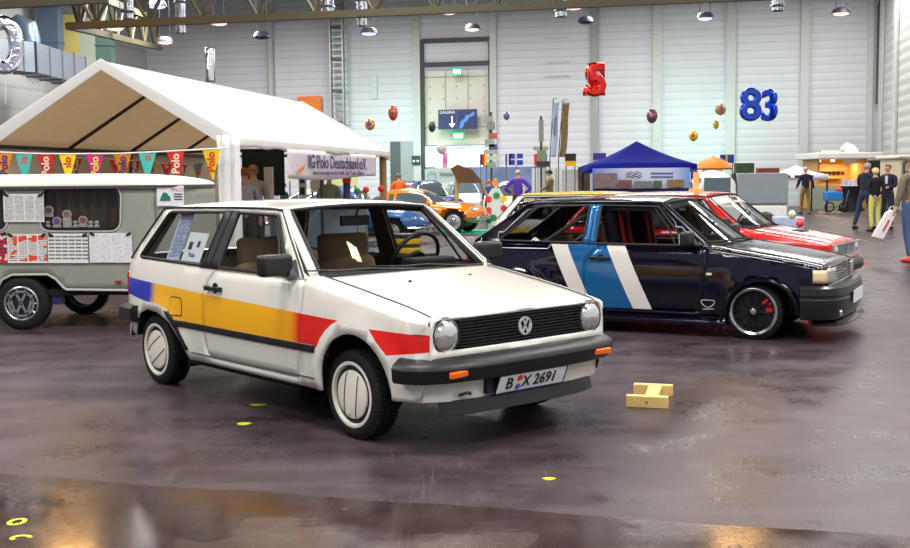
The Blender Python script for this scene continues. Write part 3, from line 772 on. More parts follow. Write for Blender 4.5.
# ---- big door bay
pm = M('door_panel', (208, 206, 194), .5); dk = M('door_frame_dark', (52, 52, 54), .5)
d = MB()
zt_, zb_ = 7.1, 0
d.box(((DL+DR)/2, 0, 4.9), (DR-DL, .12, 3.6)); 
door = d.build('door_1', pm, None, WO+WN*-.1, (0, 0, math.atan2(WU.y, WU.x))); struct(door)
m = MB(); uc = (DL+DR)/2; wd_ = DR-DL
for k in range(1, 3): m.box((DL+wd_*k/3, .07*-1, 5.3), (.03, .03, 2.9))
for z in (6.4, 3.95): m.box((uc, -.07, z), (wd_, .03, .04))
for k in range(5):
    for z in (5.95, 5.35, 4.7): m.box((DL+wd_*(k+.5)/5, -.07, z), (.07, .02, .07))
m.build('door_seams', M('seam_grey', (150, 148, 140), .6), door)
m = MB(); m.box((DL, -.2, 3.6), (.16, .16, 7.2)); m.box((DR, -.2, 3.6), (.16, .16, 7.2)); m.box((uc, -.2, 7.0), (wd_, .25, .22)); m.box((uc, -.2, 8.15), (wd_, .2, .2)); m.box((DL, -.2, 7.6), (.14, .14, 1.2)); m.box((DR, -.2, 7.6), (.14, .14, 1.2))
m.build('door_frame', dk, door)
zz0 = onwall(455, 167).z; zz1 = onwall(455, 146).z
m = MB(); m.box((uc, .10, (zz0+zz1)/2), (wd_, .06, zz1-zz0)); 
win = m.build('window_1', M('bright_daylight', (222, 240, 248), .4, emit=1.1), None, WO, (0, 0, math.atan2(WU.y, WU.x))); struct(win)
m = MB()
for k, uu in enumerate((DL+.3, DL+wd_*.30, DL+wd_*.68, DR-.2)): m.box((uu, -.1, (zz0+zz1)/2), (.10 if k else .5, .08, zz1-zz0))
m.box((uc, -.1, zz1-.1), (wd_, .1, .14)); m.box((uc, -.1, zz0+.25), (wd_*.7, .06, .1)); m.build('window_frame', M('frame_white', (214, 220, 226), .5), win)
m = MB(); m.box((uc, .05, zz0/2), (wd_, .1, zz0)); struct(m.build('wall_infill', pm, None, WO, (0, 0, math.atan2(WU.y, WU.x))))
# hall door beside the tent
m = MB(); 
for px, w2, mt in ((397, 1.0, 'grey'),):
    p = W3(wallu(405), 0, .1)
    o = MB().box((0, 0, 1.65), (wallu(418)-wallu(390), .12, 3.3)).build('door_2', M('steel_door', (150, 154, 158), .5), None, p, (0, 0, math.atan2(WU.y, WU.x))); struct(o)
    MB().box((-.45, -.08, 1.65), (.5, .05, 3.3)).build('door_leaf', M('door_dark', (74, 78, 82), .5), o)
o = MB().box((0, 0, 0), (.42, .05, .42)).build('wall_sign', M('sign_black', (26, 27, 40), .4), None, onwall(416, 160, .3), (0, 0, math.atan2(WU.y, WU.x))); tag(o, 'small dark square sign with white symbols left of the big door', 'sign')
m = MB()
for s in (-.1, .1): m.disc([(.06, 0), (.06, .02)], n=12, axis='y', c=(s, -.05, -.05))
m.build('symbol', M('paper', (232, 234, 242), .6), o)
def wallbox(nm, lab, cat, x0, y0, x1, y1, off, mt, th=.08, group=None, kind=None, bevel=0):
    a, b = onwall(x0, y1, off), onwall(x1, y0, off); c = (a+b)/2; w = abs((b-a).dot(WU)); h = abs(b.z-a.z)
    o = MB().box((0, 0, 0), (w, th, h)).build(nm, mt, None, c, (0, 0, math.atan2(WU.y, WU.x)), bevel=bevel)
    if kind: o['kind'] = kind
    else: tag(o, lab, cat, group)
    return o, w, h
wtx = lambda x, z, d=-.05: Matrix(((1, 0, 0, x), (0, 0, -1, d), (0, 1, 0, z), (0, 0, 0, 1)))
navy = M('sign_navy', (38, 44, 96), .45)
o, w, h = wallbox('direction_sign', 'navy GALERIA sign with white arrow and light blue hall map over the door', 'sign', 438.5, 109, 477, 129.5, .6, navy)
wt = M('sign_white', (235, 238, 245), .5)
text('GALERIA', .20, wt, o, wtx(-w*.26, h*.36), 'lettering', .004)
MB().box((-.02, -.05, 0), (.03, .02, h)).build('divider', M('sign_rule', (90, 98, 150), .5), o)
m = MB(); m.box((-w*.14, -.05, -.05), (.07, .02, .42)); m.prism([(-w*.14-.16, -.22), (-w*.14, -.42), (-w*.14+.16, -.22), (-w*.14+.10, -.17), (-w*.14, -.30), (-w*.14-.10, -.17)], .02, lambda u, v, q: (u, -.04-q, v)); m.build('arrow', wt, o)
m = MB(); m.prism([(.08, -.42), (.16, -.10), (.34, .02), (.42, .18), (.62, .22), (.78, .36), (.86, .30), (.80, .16), (.56, .06), (.48, -.10), (.34, -.16), (.30, -.34), (.16, -.46)], .02, lambda u, v, q: (u, -.045-q, v)); m.build('hall_map', M('map_blue', (78, 140, 220), .5), o)
for k, (x0, y0, x1, y1, lab) in enumerate(((453.5, 69, 461, 74.5, 'lit green exit sign above the big door bay'), (453.5, 133, 463.5, 139, 'lit green exit sign below the navy direction sign'))):
    o, w, h = wallbox('exit_sign', lab, 'sign', x0-.8, y0-.8, x1+.8, y1+.8, .65, M('exit_green', (20, 170, 90), .4, emit=.6))
    MB().box((0, -.05, 0), (w*.74, .03, h*.62)).build('lit_pictogram', M('exit_glow', (226, 255, 240), .4, emit=1.6), o)
wallbox('wall_poster', 'plain orange square board on the back wall above the tent roof', 'board', 298, 96, 321, 117, .2, M('orange_board', (226, 120, 22), .5))
for k, (y, x0, x1) in enumerate(((22.5, 544.5, 569), (37.8, 544.5, 569), (62, 544.5, 570), (75.8, 544.5, 570))):
    wallbox('wall_rail', ['topmost', 'second highest', 'third highest', 'lowest'][k]+' of four thin grey rails on the back wall', 'rail', x0, y-.5, x1, y+.5, .15, M('rail_grey', (128, 130, 132), .4), .06, 'thin rails on the back wall')
wallbox('wall_hatch', 'narrow pale service hatch outlined on the green-lit wall bay', 'hatch', 371.5, 75, 377, 99, .05, M('hatch_pale', (196, 208, 202), .5))
# panel joints on the right wall
for k in (0, 2):
    p = CRc + WN*(1.2+k*1.7)
    o = MB().box((0, 0, 6), (.10, .3, 12)).build('trim_%d' % (10+k), colm, None, p+Vector((-.1, 0, 0)), (0, 0, 0)); struct(o)
m = MB(); m.tube([W3(UR-.12, 4.6, .3), W3(UR-.12, 8.9, .3), W3(UR-.10, 9.15, .4), CRc+WN*3+Vector((-.12, 0, 9.5)), CRc+WN*6+Vector((-.12, 0, 9.8)), CRc+WN*14+Vector((-.12, 0, 10.6))], .055, 8); o = m.build('cable_tray', M('tray_dark', (86, 84, 78), .6)); tag(o, 'dark cable tray climbing the right corner of the back wall', 'cable tray')
# ================================================================ the hatchbacks
white = M('white_paint', (232, 229, 220), .22, var=.015, coat=.7)
yel, redp, blup = (248, 180, 0), (226, 22, 14), (0, 40, 182)
stripe = ramp_mat('sponsor_stripe', [(-2.34, blup), (-2.24, yel), (-.56, yel), (-.43, redp)], rough=.28, coat=.3)
redw = M('red_stripe', redp, .22, var=.02, coat=.7)
_sarc = [(FA[0]+(FR+.085)*math.cos(a), FA[1]+(FR+.085)*math.sin(a)) for a in [math.radians(t) for t in range(100, 151, 10)]]
STR = [(-2.84, .745), (-.30, .668), (-.10, .662)] + _sarc[1:] + [(-.30, .50), (-1.95, .50), (-2.06, .565), (-2.2, .588), (-2.42, .592), (-2.84, .632)]
WEDGE = [(.215, .640), (.36, .512), (.62, .548), (.62, .634)]
car = hatchback('white_hatchback', 'white two-door hatchback with blue, yellow and red side stripe and plate B X 2691', (-.0356, 6.5602, -.8503), white, 'white',
                regions_side=[(STR, 1), (WEDGE, 2)], side_mats=[stripe, redw])
rub = M('rubber_trim', (16, 16, 17), .6)
m = MB()
panel(m, [(-1.94, .460), (-.285, .458), (-.275, .498), (-1.96, .500)], ROFF(.010), [], .06); m.pair('side_moulding', rub, car, recalc=False, solid=.012, bevel=.003)
m = MB(); panel(m, [(-2.10, .548), (-2.02, .552), (-1.93, .485), (-1.79, .315), (-1.825, .30), (-1.945, .43)], ROFF(.004), [], .06); m.pair('arch_trim', rub, car, recalc=False, solid=.006)
m = MB(); m.tube([(x, -Yside(x, .30)-.001, z) for x, z in ((-1.76, .297), (-1.1, .300), (-.30, .308))], .004, 5); m.pair('sill_crease', M('seam_dark', (70, 66, 60), .6), car)
# number plate
pl = MB(); pl.box((0, 0, 0), (.52, .11, .008)); PM = frame((.695, -.01, .336), (0, 1, 0), (.42, 0, 1)); pl.tf(PM)
plo = pl.build('number_plate', M('plate_white', (236, 236, 238), .35), car, bevel=.003)
fr = MB()
for c, d in (((0, .056, .002), (.526, .003, .010)), ((0, -.057, .002), (.53, .012, .014)), ((-.262, 0, .002), (.003, .116, .010)), ((.262, 0, .002), (.003, .116, .010))): fr.box(c, d)
fr.tf(PM).build('plate_frame', M('plate_frame', (26, 30, 66), .4), plo)
ink = M('plate_ink', (12, 12, 14), .5)
text('B', .098, ink, plo, PM @ Matrix.Translation((-.175, -.001, .006)), 'plate_letters', bold=.0006)
text('X 2691', .098, ink, plo, PM @ Matrix.Translation((.055, -.001, .006)), 'plate_letters', bold=.0006, xs=.92)
MB().disc([(.019, 0), (.019, .002)], n=18, c=(-.105, .026, .004)).tf(PM).build('red_seal', M('seal_red', (215, 60, 30), .5), plo)
MB().disc([(.019, 0), (.019, .002)], n=18, c=(-.105, -.028, .004)).tf(PM).build('blue_seal', M('seal_blue', (90, 105, 190), .5), plo)
MB().box((.655, -.28, .34), (.05, .10, .09)).build('plate_bracket', rub, car)
MB().tube([(.645, -.50, .305), (.67, -.48, .318), (.675, -.45, .318), (.655, -.43, .305)], .008, 6).build('tow_hook', rub, car)
for y in (-.28, .22): MB().sphere((-.02 if y < 0 else -.06, y, hood_z(-.03, y)+.004), (.014, .01, .008), 8, 5).build('washer_jet', rub, car)
# two papers standing in the rear side window: they rest in the car but are their own things
def page(nm, label, corners, mats, cat='poster', parent=None, thick=.003, group=None):
    """flat board through three corners bl, br, tl (world)"""
    bl, br, tl = [Vector(c) for c in corners]; x = br-bl; y = tl-bl; w, h = x.length, y.length
    m = MB(); m.box((w/2, 0, h/2), (w, thick, h)); o = m.build(nm, mats, parent)
    xx = x.normalized(); yy = (y-xx*y.dot(xx)).normalized(); zz = xx.cross(yy)
    o.matrix_world = Matrix(((xx.x, -zz.x, yy.x, bl.x), (xx.y, -zz.y, yy.y, bl.y), (xx.z, -zz.z, yy.z, bl.z), (0, 0, 0, 1)))
    if label: tag(o, label, cat, group)
    return o
CW = Matrix.Translation((-.0356, 6.5602, 0)) @ Matrix.Rotation(-.8503, 4, 'Z')
cp = lambda x, z, d=.035: CW @ Vector((x, -Yside(x, z)+d, z))
page('information_sheet', 'tall narrow sheet of blue text leaning in the white car rear side window', (cp(-2.22, .893), cp(-2.03, .896), cp(-2.055, 1.172)), print_mat('print_tall', (196, 204, 232), (60, 70, 130), 1, 34, .62), 'sheet')
b_ = page('notice_sheet', 'white notice with two dark emblems in the white car rear side window', (cp(-1.99, .897, .03), cp(-1.725, .895, .03), cp(-1.915, 1.075, .03)), M('paper', (232, 234, 242), .6), 'sheet')
for k, (u, v, w_, h_) in enumerate(((.07, .11, .05, .055), (.175, .125, .032, .045))):
    MB().box((u, -.003, v), (w_, .002, h_)).build('printed_emblem', M('print_navy', (40, 44, 84), .6), b_)
mtx = Matrix(((1, 0, 0, .125), (0, 0, -1, -.003), (0, 1, 0, .045), (0, 0, 0, 1)))
text('Polo', .05, M('print_navy', (40, 44, 84), .6), b_, mtx, 'lettering', .001)
# ---- dark coupe
pur = M('midnight_paint', (12, 6, 30), .12, var=.25, scale=3, coat=.5)
for n in [pur.node_tree.nodes['Principled BSDF']]: n.inputs['Metallic'].default_value = .35
wst, bst = M('white_stripe', (226, 224, 218), .25, var=.02, coat=.6), M('blue_stripe', (14, 104, 168), .2, .3, var=.05, coat=.9)
zz = lambda x, z: x+.54*(.80-z)
bd = lambda a, b_: [(zz(a, 1.0)+.02, .868), (zz(b_, 1.0)+.02, .868), (zz(b_, .2), .24), (zz(a, .2), .24)]
bd = lambda a, b_: [(a+.022, .867), (b_+.022, .867), (b_+.285, .29), (a+.285, .29)]
dpose = (2.95, 10.33, -.486)
dc = hatchback('dark_coupe', 'midnight purple two-door coupe with white and blue slanted side bands and black wheels', dpose, pur, 'dark', dz=-.06, front='rect', wheel='alloy',
               regions_side=[(bd(-1.93, -1.765), 1), (bd(-1.765, -1.375), 2), (bd(-1.375, -1.195), 1)], side_mats=[wst, bst], hood_mat=[pur])
Ld = (0, 0, -.06)
for s in (-1, 1):
    for cx, cz, rr in ((FA[0], FA[1], FR), (-2.26, .28, .34)):
        pts = [(cx+(rr+.004)*math.cos(a), s*(Yside(cx+rr*math.cos(a), max(.25, cz+rr*math.sin(a)))+.018), cz+rr*math.sin(a)) for a in [PI*k/20 for k in range(21)]]
        MB().tube(pts, .024, 8).build('wheel_arch_flare', pur, dc, Ld)
cg = MB()     # roll cage seen through the glass
for s in (-1, 1):
    cg.tube([(-1.62, s*.55, .30), (-1.60, s*.54, 1.10), (-1.58, s*.48, 1.20), (-.95, s*.48, 1.19), (-.52, s*.60, .85)], .02, 8)
    cg.tube([(-1.60, s*.50, 1.17), (-2.35, s*.50, .70)], .02, 8)
cg.tube([(-1.58, -.48, 1.20), (-1.58, .48, 1.20)], .02, 8); cg.tube([(-1.6, -.54, .95), (-1.6, .54, .95)], .018, 8)
cg.build('roll_cage', M('cage_grey', (150, 152, 156), .35, .6), dc, Ld)
for sy in (-.36, .36):
    o = MB().box((-1.36, sy, .86), (.12, .46, .62), ry=-.18).build('bucket_seat', M('seat_black', (24, 24, 26), .8), dc, Ld, bevel=.06, seg=3)
    for dy in (-.09, .09): MB().box((-1.285, sy+dy, .93), (.02, .05, .46), ry=-.18).build('harness_belt', M('belt_red', (214, 34, 30), .6), o)
m = MB(); m.grid(lambda u, v: (-.80-.07*v+.045*(1-(2*u-1)**2), (2*u-1)*.555, 1.185+.055*v+.026*(1-(2*u-1)**2)), 12, 3)
m.build('sunstrip', M('sunstrip', (66, 70, 62), .5), dc, Ld, recalc=False, solid=.003)
MB().box((-2.25, 0, 1.250), (.20, 1.06, .03), ry=-.15).build('roof_spoiler', pur, dc, Ld, bevel=.012)
pp = MB().box((.766, 0, .425), (.008, .52, .11)).build('number_plate', M('plate_white', (236, 236, 238), .35), dc, Ld)
m = MB(); m.tube([(-.395+.06*math.cos(t), -.80, .375+.032*math.sin(t)+.01*math.cos(2*t)) for t in [2*PI*k/14 for k in range(14)]], .004, 5, closed=True); m.tube([(-.44, -.80, .315), (-.34, -.80, .32)], .005, 5)
for p in m.v: p.y = -Yside(p.x, p.z)-.003
m.build('wing_sticker', wst, dc, Ld)
MB().box((-.385, -Yside(-.385, .63)-.004, .63), (.05, .008, .022)).build('side_repeater', M('repeater_clear', (230, 226, 210), .2), dc, Ld, bevel=.004)
MB().box((.69, -.545, .315), (.03, .12, .05), rz=.35).build('fog_lamp', M('lamp_lens', (205, 212, 216), .12), dc, Ld, bevel=.01)
for z0 in (.26,):
    m = MB(); panel(m, [(-2.0, .244), (-.24, .244), (-.24, .165), (-2.0, .165)], lambda x, z: (x, -Yside(x, .25)-.006-(.25-z)*.25, z), [], .08); m.pair('side_skirt', pur, dc, Ld, recalc=False, solid=.012)
# ---- red saloon-fronted car and yellow-roofed car behind
red = M('red_paint', (214, 20, 16), .2, var=.03, coat=.9)
rpose = (4.06, 13.35, -.56)
rc = hatchback('red_hatchback', 'red hatchback with white bonnet band and chrome framed grille behind the dark coupe', rpose, red, 'red', dz=-.06, front='chrome', wheel='steel', detail=False)
Lr = (0, 0, -.06)
m = MB(); m.grid(lambda u, v: (-.18+.72*u, -.30+.60*v, hood_z(-.18+.72*u, -.30+.60*v)+.004), 12, 8); m.build('bonnet_band', wst, rc, Lr, recalc=False, solid=.003)
text('Polo', .20, M('plate_ink', (12, 12, 14), .5), rc, Matrix.Translation((.10, 0, hood_z(.1, 0)-.052)) @ Matrix.Rotation(.17, 4, 'Y') @ Matrix.Rotation(PI/2, 4, 'Z'), 'lettering', .004)
m = MB(); m.grid(lambda u, v: (-.745-.11*v+.05*(1-(2*u-1)**2), (2*u-1)*(.60-.04*v), 1.145+.088*v+.026*(1-(2*u-1)**2)), 12, 3); m.build('sunstrip', wst, rc, Lr, recalc=False, solid=.003)
text('Polo', .12, M('plate_ink', (12, 12, 14), .5), rc, frame((-.735, 0, 1.165), (0, 1, 0), (-.75, 0, .66)), 'lettering', .003)
yc = hatchback('yellow_roofed_car', 'white hatchback with yellow roof and yellow side band, hidden behind the dark coupe', (3.45, 17.1, -.46), white, 'yel', dz=-.09, front='chrome', wheel='steel', detail=False,
               regions_side=[([(-2.77, .62), (.62, .62), (.62, .72), (-2.77, .76)], 1)], side_mats=[M('yellow_paint', (246, 206, 30), .25, coat=.6)], roof_mat=M('yellow_paint', (246, 206, 30), .25, coat=.6))
# ================================================================ trusses, ducts, hanging lamps
steel = M('truss_steel', (84, 78, 56), .6)
def truss(nm, lab, A, B, h, bays, r=.09):
    """flat girder from A to B (lower chord), height h"""
    A, B = Vector(A), Vector(B); up = Vector((0, 0, h)); t = thing(nm, lab, 'truss', A)
    d = B-A; ang = math.atan2(d.y, d.x); L_ = d.length
    MB().box((d.x/2, d.y/2, d.z/2), (L_, .22, .20), rz=ang, ry=-math.asin(d.z/L_)).build('lower_chord', steel, t)
    MB().box((d.x/2, d.y/2, d.z/2+h), (L_, .24, .24), rz=ang, ry=-math.asin(d.z/L_)).build('upper_chord', steel, t)
    m = MB()
    for k in range(bays):
        a, b, c = d*(k/bays), d*((k+.5)/bays), d*((k+1)/bays)
        m.tube([a+up, b, c+up], r*.8, 6); m.tube([b, b+up], r*.5, 6)
    m.build('web', steel, t); return t
A = at(69, 26, 34); Bq = at(700, -1, 30); dd = Bq-A
truss('roof_truss', 'long olive grey roof girder crossing the hall above the back wall', A, A+dd*1.5, 1.5, 16)
truss('roof_truss', 'short dark girder in the top left corner before the ducts', at(-60, 8, 30), at(108, -1, 30.2), 1.2, 6)
A2 = at(69, 26, 34); truss('roof_truss', 'girder running back into the hall from the upper left ducts', A2, at(160, 48, 52), 1.2, 6)
# ducts at left
gal = M('duct_zinc', (140, 148, 156), .4, .6, var=.15); galb = M('duct_blue_grey', (104, 122, 142), .4, .5, var=.15)
t = thing('air_duct', 'wide zinc air duct running along the left wall below the ceiling', 'duct', at(30, 60, 42))
o_ = Vector(t.location); air_ = t
P = [at(-30, 52, 40)-o_, at(25, 58, 42)-o_, at(75, 72, 46)-o_]
m = MB()
def boxpath(m, pts, w, h):
    for a, b in zip(pts, pts[1:]):
        d = b-a; m.box((a+b)/2, (d.length+.05, w, h), rz=math.atan2(d.y, d.x), ry=-math.asin(d.z/d.length))
boxpath(m, P, 1.0, 1.1); m.build('trunk', gal, t)
for k in range(9):
    m = MB()
    q = P[0].lerp(P[1], k/4) if k < 4 else P[1].lerp(P[2], (k-4)/4)
    m.box(q, (.06, 1.08, 1.18), rz=math.atan2((P[2]-P[0]).y, (P[2]-P[0]).x))
    m.build('flange', galb, t)
def duct(lab, px0, px1, py0, py1, Y, mt, nm='air_duct', roundd=False):
    a, b = at(px0, py1, Y), at(px1, py0, Y); w = b.x-a.x
    t = thing(nm, lab, 'duct', ((a.x+b.x)/2, Y, a.z))
    if roundd: MB().lathe([(w/2, 0), (w/2, b.z-a.z)], n=16).build('shaft', mt, t)
    else: MB().box((0, 0, (b.z-a.z)/2), (w, w*.8, b.z-a.z)).build('shaft', mt, t)
    m = MB(); n = max(2, int((b.z-a.z)/1.1))
    for k in range(n):
        z = (b.z-a.z)*(k+.5)/n
        if roundd: m.lathe([(w/2+.02, z-.04), (w/2+.04, z), (w/2+.02, z+.04)], n=16)
        else: m.box((0, 0, z), (w+.08, w*.8+.08, .05))
    m.build('joint', galb, t)
duct('square blue grey vertical duct at top left, left of the yellow lit panel', 41, 59, -10, 60, 47.5, galb)
duct('green grey vertical duct standing behind the tent peak', 98, 111, -10, 64, 48, M('duct_green', (96, 122, 110), .4, .5))
m = MB(); q = at(20, 30, 43); m.tube([at(14, 30, 43), at(20, 25, 43), at(27, 28, 43), at(29, 38, 43), at(30, 48, 43), at(36, 54, 43), at(48, 58, 44)], .42, 12); m.tf(Matrix.Translation(-o_)); m.build('elbow', galb, air_)
for lab, x0, x1, y0, y1, Y in (('short ribbed silver pipe end hanging at top beside the left girder', 124, 133, -8, 19, 36), ('silver pipe end hanging under the long girder above the tent ridge', 176, 185, -8, 33, 37), ('silver pipe end hanging over the wall ladder', 321, 334, -8, 12, 37), ('silver pipe end left of the lamp above the green-lit bay', 357, 367, -8, 26, 37), ('silver pipe end hanging above the four wall rails', 555, 567, -8, 17, 37), ('silver pipe end hanging above the blue number balloons', 771, 784, -8, 11, 37)):
    duct(lab, x0, x1, y0, y1, Y, M('pipe_bright', (170, 178, 190), .25, .8, var=.3), 'vent_pipe', True)
m = MB(); a = at(64, 30, 47); b = at(78, 72, 47)
o = MB().box((0, 0, 0), (b.x-a.x+.3, .4, 3.2)).build('wall_cabinet', M('cabinet_yellow', (226, 214, 120), .5), None, at(70, 52, 50), (0, 0, .3)); tag(o, 'pale yellow wall cabinet between the two vertical ducts', 'cabinet')
o = MB().box((0, 0, 0), (.9, .3, 3.0)).build('wall_cabinet', M('cabinet_mint', (196, 214, 196), .5), None, at(86, 52, 51), (0, 0, .3)); tag(o, 'pale mint wall cabinet right of the yellow one behind the tent peak', 'cabinet')
# pendant lamps
lampb = M('lamp_housing', (60, 60, 70), .4, .4)
warm = M('lamp_warm', (255, 200, 186), .4, emit=1.5); cool = M('lamp_cool', (186, 190, 255), .4, emit=1.5); off_ = M('lamp_off', (40, 40, 44), .5)
LP = [(157, 5, 40, cool), (115, 27, 40, warm), (165, 41, 46, warm), (219, 22, 42, warm), (262, 36, 44, off_), (369, 32, 44, cool), (449, 11, 42, warm), (472, 28, 46, warm), (586, 21, 46, off_), (574, 6, 40, warm), (705, 17, 44, cool), (841, 12, 42, warm)]
names = ['cool lit hall lamp in the top left girder', 'pink-edged lamp under the left girder over the tent peak', 'lamp hanging low over the left end of the tent roof', 'lamp fixed under the girder above the silver balloon', 'unlit dark lamp hanging left of the wall ladder',
         'cool lit lamp hanging over the green-lit wall bay', 'lamp under the girder above the big door bay', 'lamp hanging lower over the right side of the door bay', 'unlit lamp hanging right of the wall rails', 'lamp against the girder above the wall rails', 'cool lit lamp hanging between the balloons and the girder', 'warm lamp hanging highest at the right end of the wall']
for (px, py, Y, mt), nm in zip(LP, names):
    p = at(px, py, Y); t = thing('pendant_lamp', nm, 'lamp', p, 0, 'pendant hall lamps')
    MB().lathe([(.001, .16), (.22, .16), (.30, .10), (.36, -.05), (.33, -.06), (.28, .06), (.001, .08)], n=18).build('shade', lampb, t)
    MB().disc([(.31, -.03), (.26, -.09), (.14, -.125)], n=18).build('diffuser', mt, t)
    for s in (-.2, .2): MB().tube([(s, 0, .1), (s, 0, 10.6-p.z)], .018, 5).build('hanger', lampb, t)
# ================================================================ frame tent with bunting and banner
TR, TD = Vector((-3.0, 15, 0)), Vector((.1814, .9834, 0)); TW = Vector((-.9834, .1814, 0)); HW, TL = 1.80, 8.55; ZE, ZP = 2.01, 3.08
def T3(a, l, z): p = TR+TW*a+TD*l; return Vector((p.x, p.y, z))     # a across (0 right eave .. 2HW left eave), l along
tent = thing('party_tent', 'large white gable party tent behind the small caravan, underside tinted as warm light', 'tent', TR)
pvc = M('tent_white', (238, 238, 236), .5, var=.02, bump=.15, bscale=3); tan = M('tent_warm_light_tint', (226, 200, 160), .7, var=.05); translucent(tan, .5); translucent(pvc, .35); pole = M('tent_pole', (70, 62, 60), .4, .5); wood = M('post_wood', (150, 118, 82), .7)  # warm light inside the tent is painted as tan on the sheet's underside
m = MB()
def roof_s(u, v, side):
    a = -.09+(HW+.09)*v if side == 0 else 2*HW+.09-(HW+.09)*v
    sag = .05*math.sin(PI*((u*4) % 1))*math.sin(PI*v)
    return T3(a, TL*u, ZE+(ZP-ZE)*v-sag)
m.grid(lambda u, v: roof_s(u, v, 0), 32, 10); m.grid(lambda u, v: roof_s(1-u, v, 1), 32, 10)
m.tf(Matrix.Translation(-TR)); m.build('roof_sheet', [pvc, tan], tent, recalc=False, solid=.02, inner=True)
for aa in (-.10, 2*HW+.10):
    v = MB(); v.grid(lambda u, w: T3(aa+(-.02 if aa < 0 else .02)*w, TL*u, ZE+.04-(.16+.012*math.sin(u*60))*w)-TR, 60, 3)
    v.build('valance', pvc, tent, recalc=True, solid=.008)
for l in (-.03, TL+.03):
    g = MB()
    for s in (0, 1):
        a0 = -.10 if s == 0 else 2*HW+.10
        p = [T3(a0, l, ZE+.02)-TR, T3(HW, l, ZP+.03)-TR, T3(HW, l, ZP-.12)-TR, T3(a0, l, ZE-.20)-TR]
        q = [x+TD*.02 for x in p]; g.add(p+q, [(0, 1, 2, 3), (7, 6, 5, 4), (0, 4, 5, 1), (2, 6, 7, 3), (3, 7, 4, 0)])
    g.build('gable_flap', pvc, tent)
pd = MB()
for i in range(5):
    l = .06+i*(TL-.12)/4
    pd.tube([T3(.05, l, ZE-.04)-TR, T3(HW, l, ZP-.06)-TR, T3(2*HW-.05, l, ZE-.04)-TR], .03, 8)
for a, z in ((.05, ZE-.05), (HW, ZP-.07), (2*HW-.05, ZE-.05)):
    pd.tube([T3(a, .05, z)-TR, T3(a, TL-.05, z)-TR], .026, 8)
pd.tube([T3(.05, TL-.06, ZE-.05)-TR, T3(2*HW-.05, TL-.06, ZE-.05)-TR], .03, 8); pd.tube([T3(.05, TL*.5, ZE-.05)-TR, T3(2*HW-.05, TL*.5, ZE-.05)-TR], .03, 8)
pd.build('roof_frame', pole, tent)
for a, l, mt, r in ((.05, .06, pole, .03), (2*HW-.05, .06, pole, .03), (.05, TL*.5, pole, .03), (2*HW-.05, TL*.5, pole, .03), (.02, TL-.06, wood, .075), (2*HW-.05, TL-.06, pole, .03)):
    MB().tube([T3(a, l, 0)-TR, T3(a, l, ZE-.03)-TR], r, 8).build('post', mt, tent)
sl = MB(); a0 = T3(.06, -.03, 0)-TR     # gathered side curtain at the near right post
sl.add([], [])
cpath = [(T3(-.02-.02*math.sin(k*1.7), .00+.06*k*.4, 0)-TR) for k in range(6)]
def curt(u, w):
    a = -.16+.31*u; wob = .025*math.sin(u*14+w*2.2)
    return T3(a, -.05+wob, .05+(ZE-.02)*w)-TR
sl.grid(curt, 16, 14); sl.build('gathered_curtain', M('tent_curtain', (232, 232, 232), .6, bump=.4, bscale=8), tent, solid=.01)
bk = MB(); bk.grid(lambda u, w: T3(2*HW-.02, TL*u, .05+(ZE-.1)*w)-TR, 20, 3); bk.build('side_wall', M('tent_wall', (206, 196, 182), .6), tent, solid=.01)
# banner hung under the right eave
bl0, bl1 = at(283, 150, 0.001) , None
def eave_l(px):    # distance along the eave that shows at picture column px
    lo, hi = 0, TL
    for _ in range(40):
        mid = (lo+hi)/2; p = T3(-.06, mid, ZE); q = 455+F*p.x/(p.y*math.cos(PIT)-(p.z-CH)*math.sin(PIT))
        if q < px: lo = mid
        else: hi = mid
    return lo
l0, l1 = eave_l(284), eave_l(373); LB = l1-l0; hb = .44
bn = MB(); bn.grid(lambda u, w: T3(-.13-.03*math.sin(u*9)*(.4+w), l0+LB*u, ZE-.10-hb*(1-w)*(1+.08*math.sin(u*5)))-TR, 30, 6)
ban = bn.build('banner', M('banner_cloth', (212, 206, 214), .6, var=.05), None, TR, solid=.004); tag(ban, 'white cloth club banner hung under the right eave of the white tent', 'banner')
bf = lambda l, z: frame(T3(-.185, l, z)-TR, TD, (0, 0, 1))
text('IG Polo Deutschland e.V.', .30, M('print_violet', (60, 52, 96), .6), ban, bf(l0+LB*.50, ZE-.29), 'lettering', .004, xs=LB*.74/3.35, bold=.004)
text('Interessengemeinschaft der Polo-Fahrer', .11, M('print_violet', (60, 52, 96), .6), ban, bf(l0+LB*.50, ZE-.455), 'lettering', .003, xs=LB*.72/2.15)
m = MB(); 
MB().prism([(0, 0), (.08, .06), (.2, .10), (.26, .2), (.14, .14), (.03, .1)], .01, lambda u, v_, w: T3(-.19-w, l0+LB*.07+u*1.0, ZE-.50+v_*.9)-TR).build('printed_mark', M('print_orange', (226, 110, 40), .6), ban)
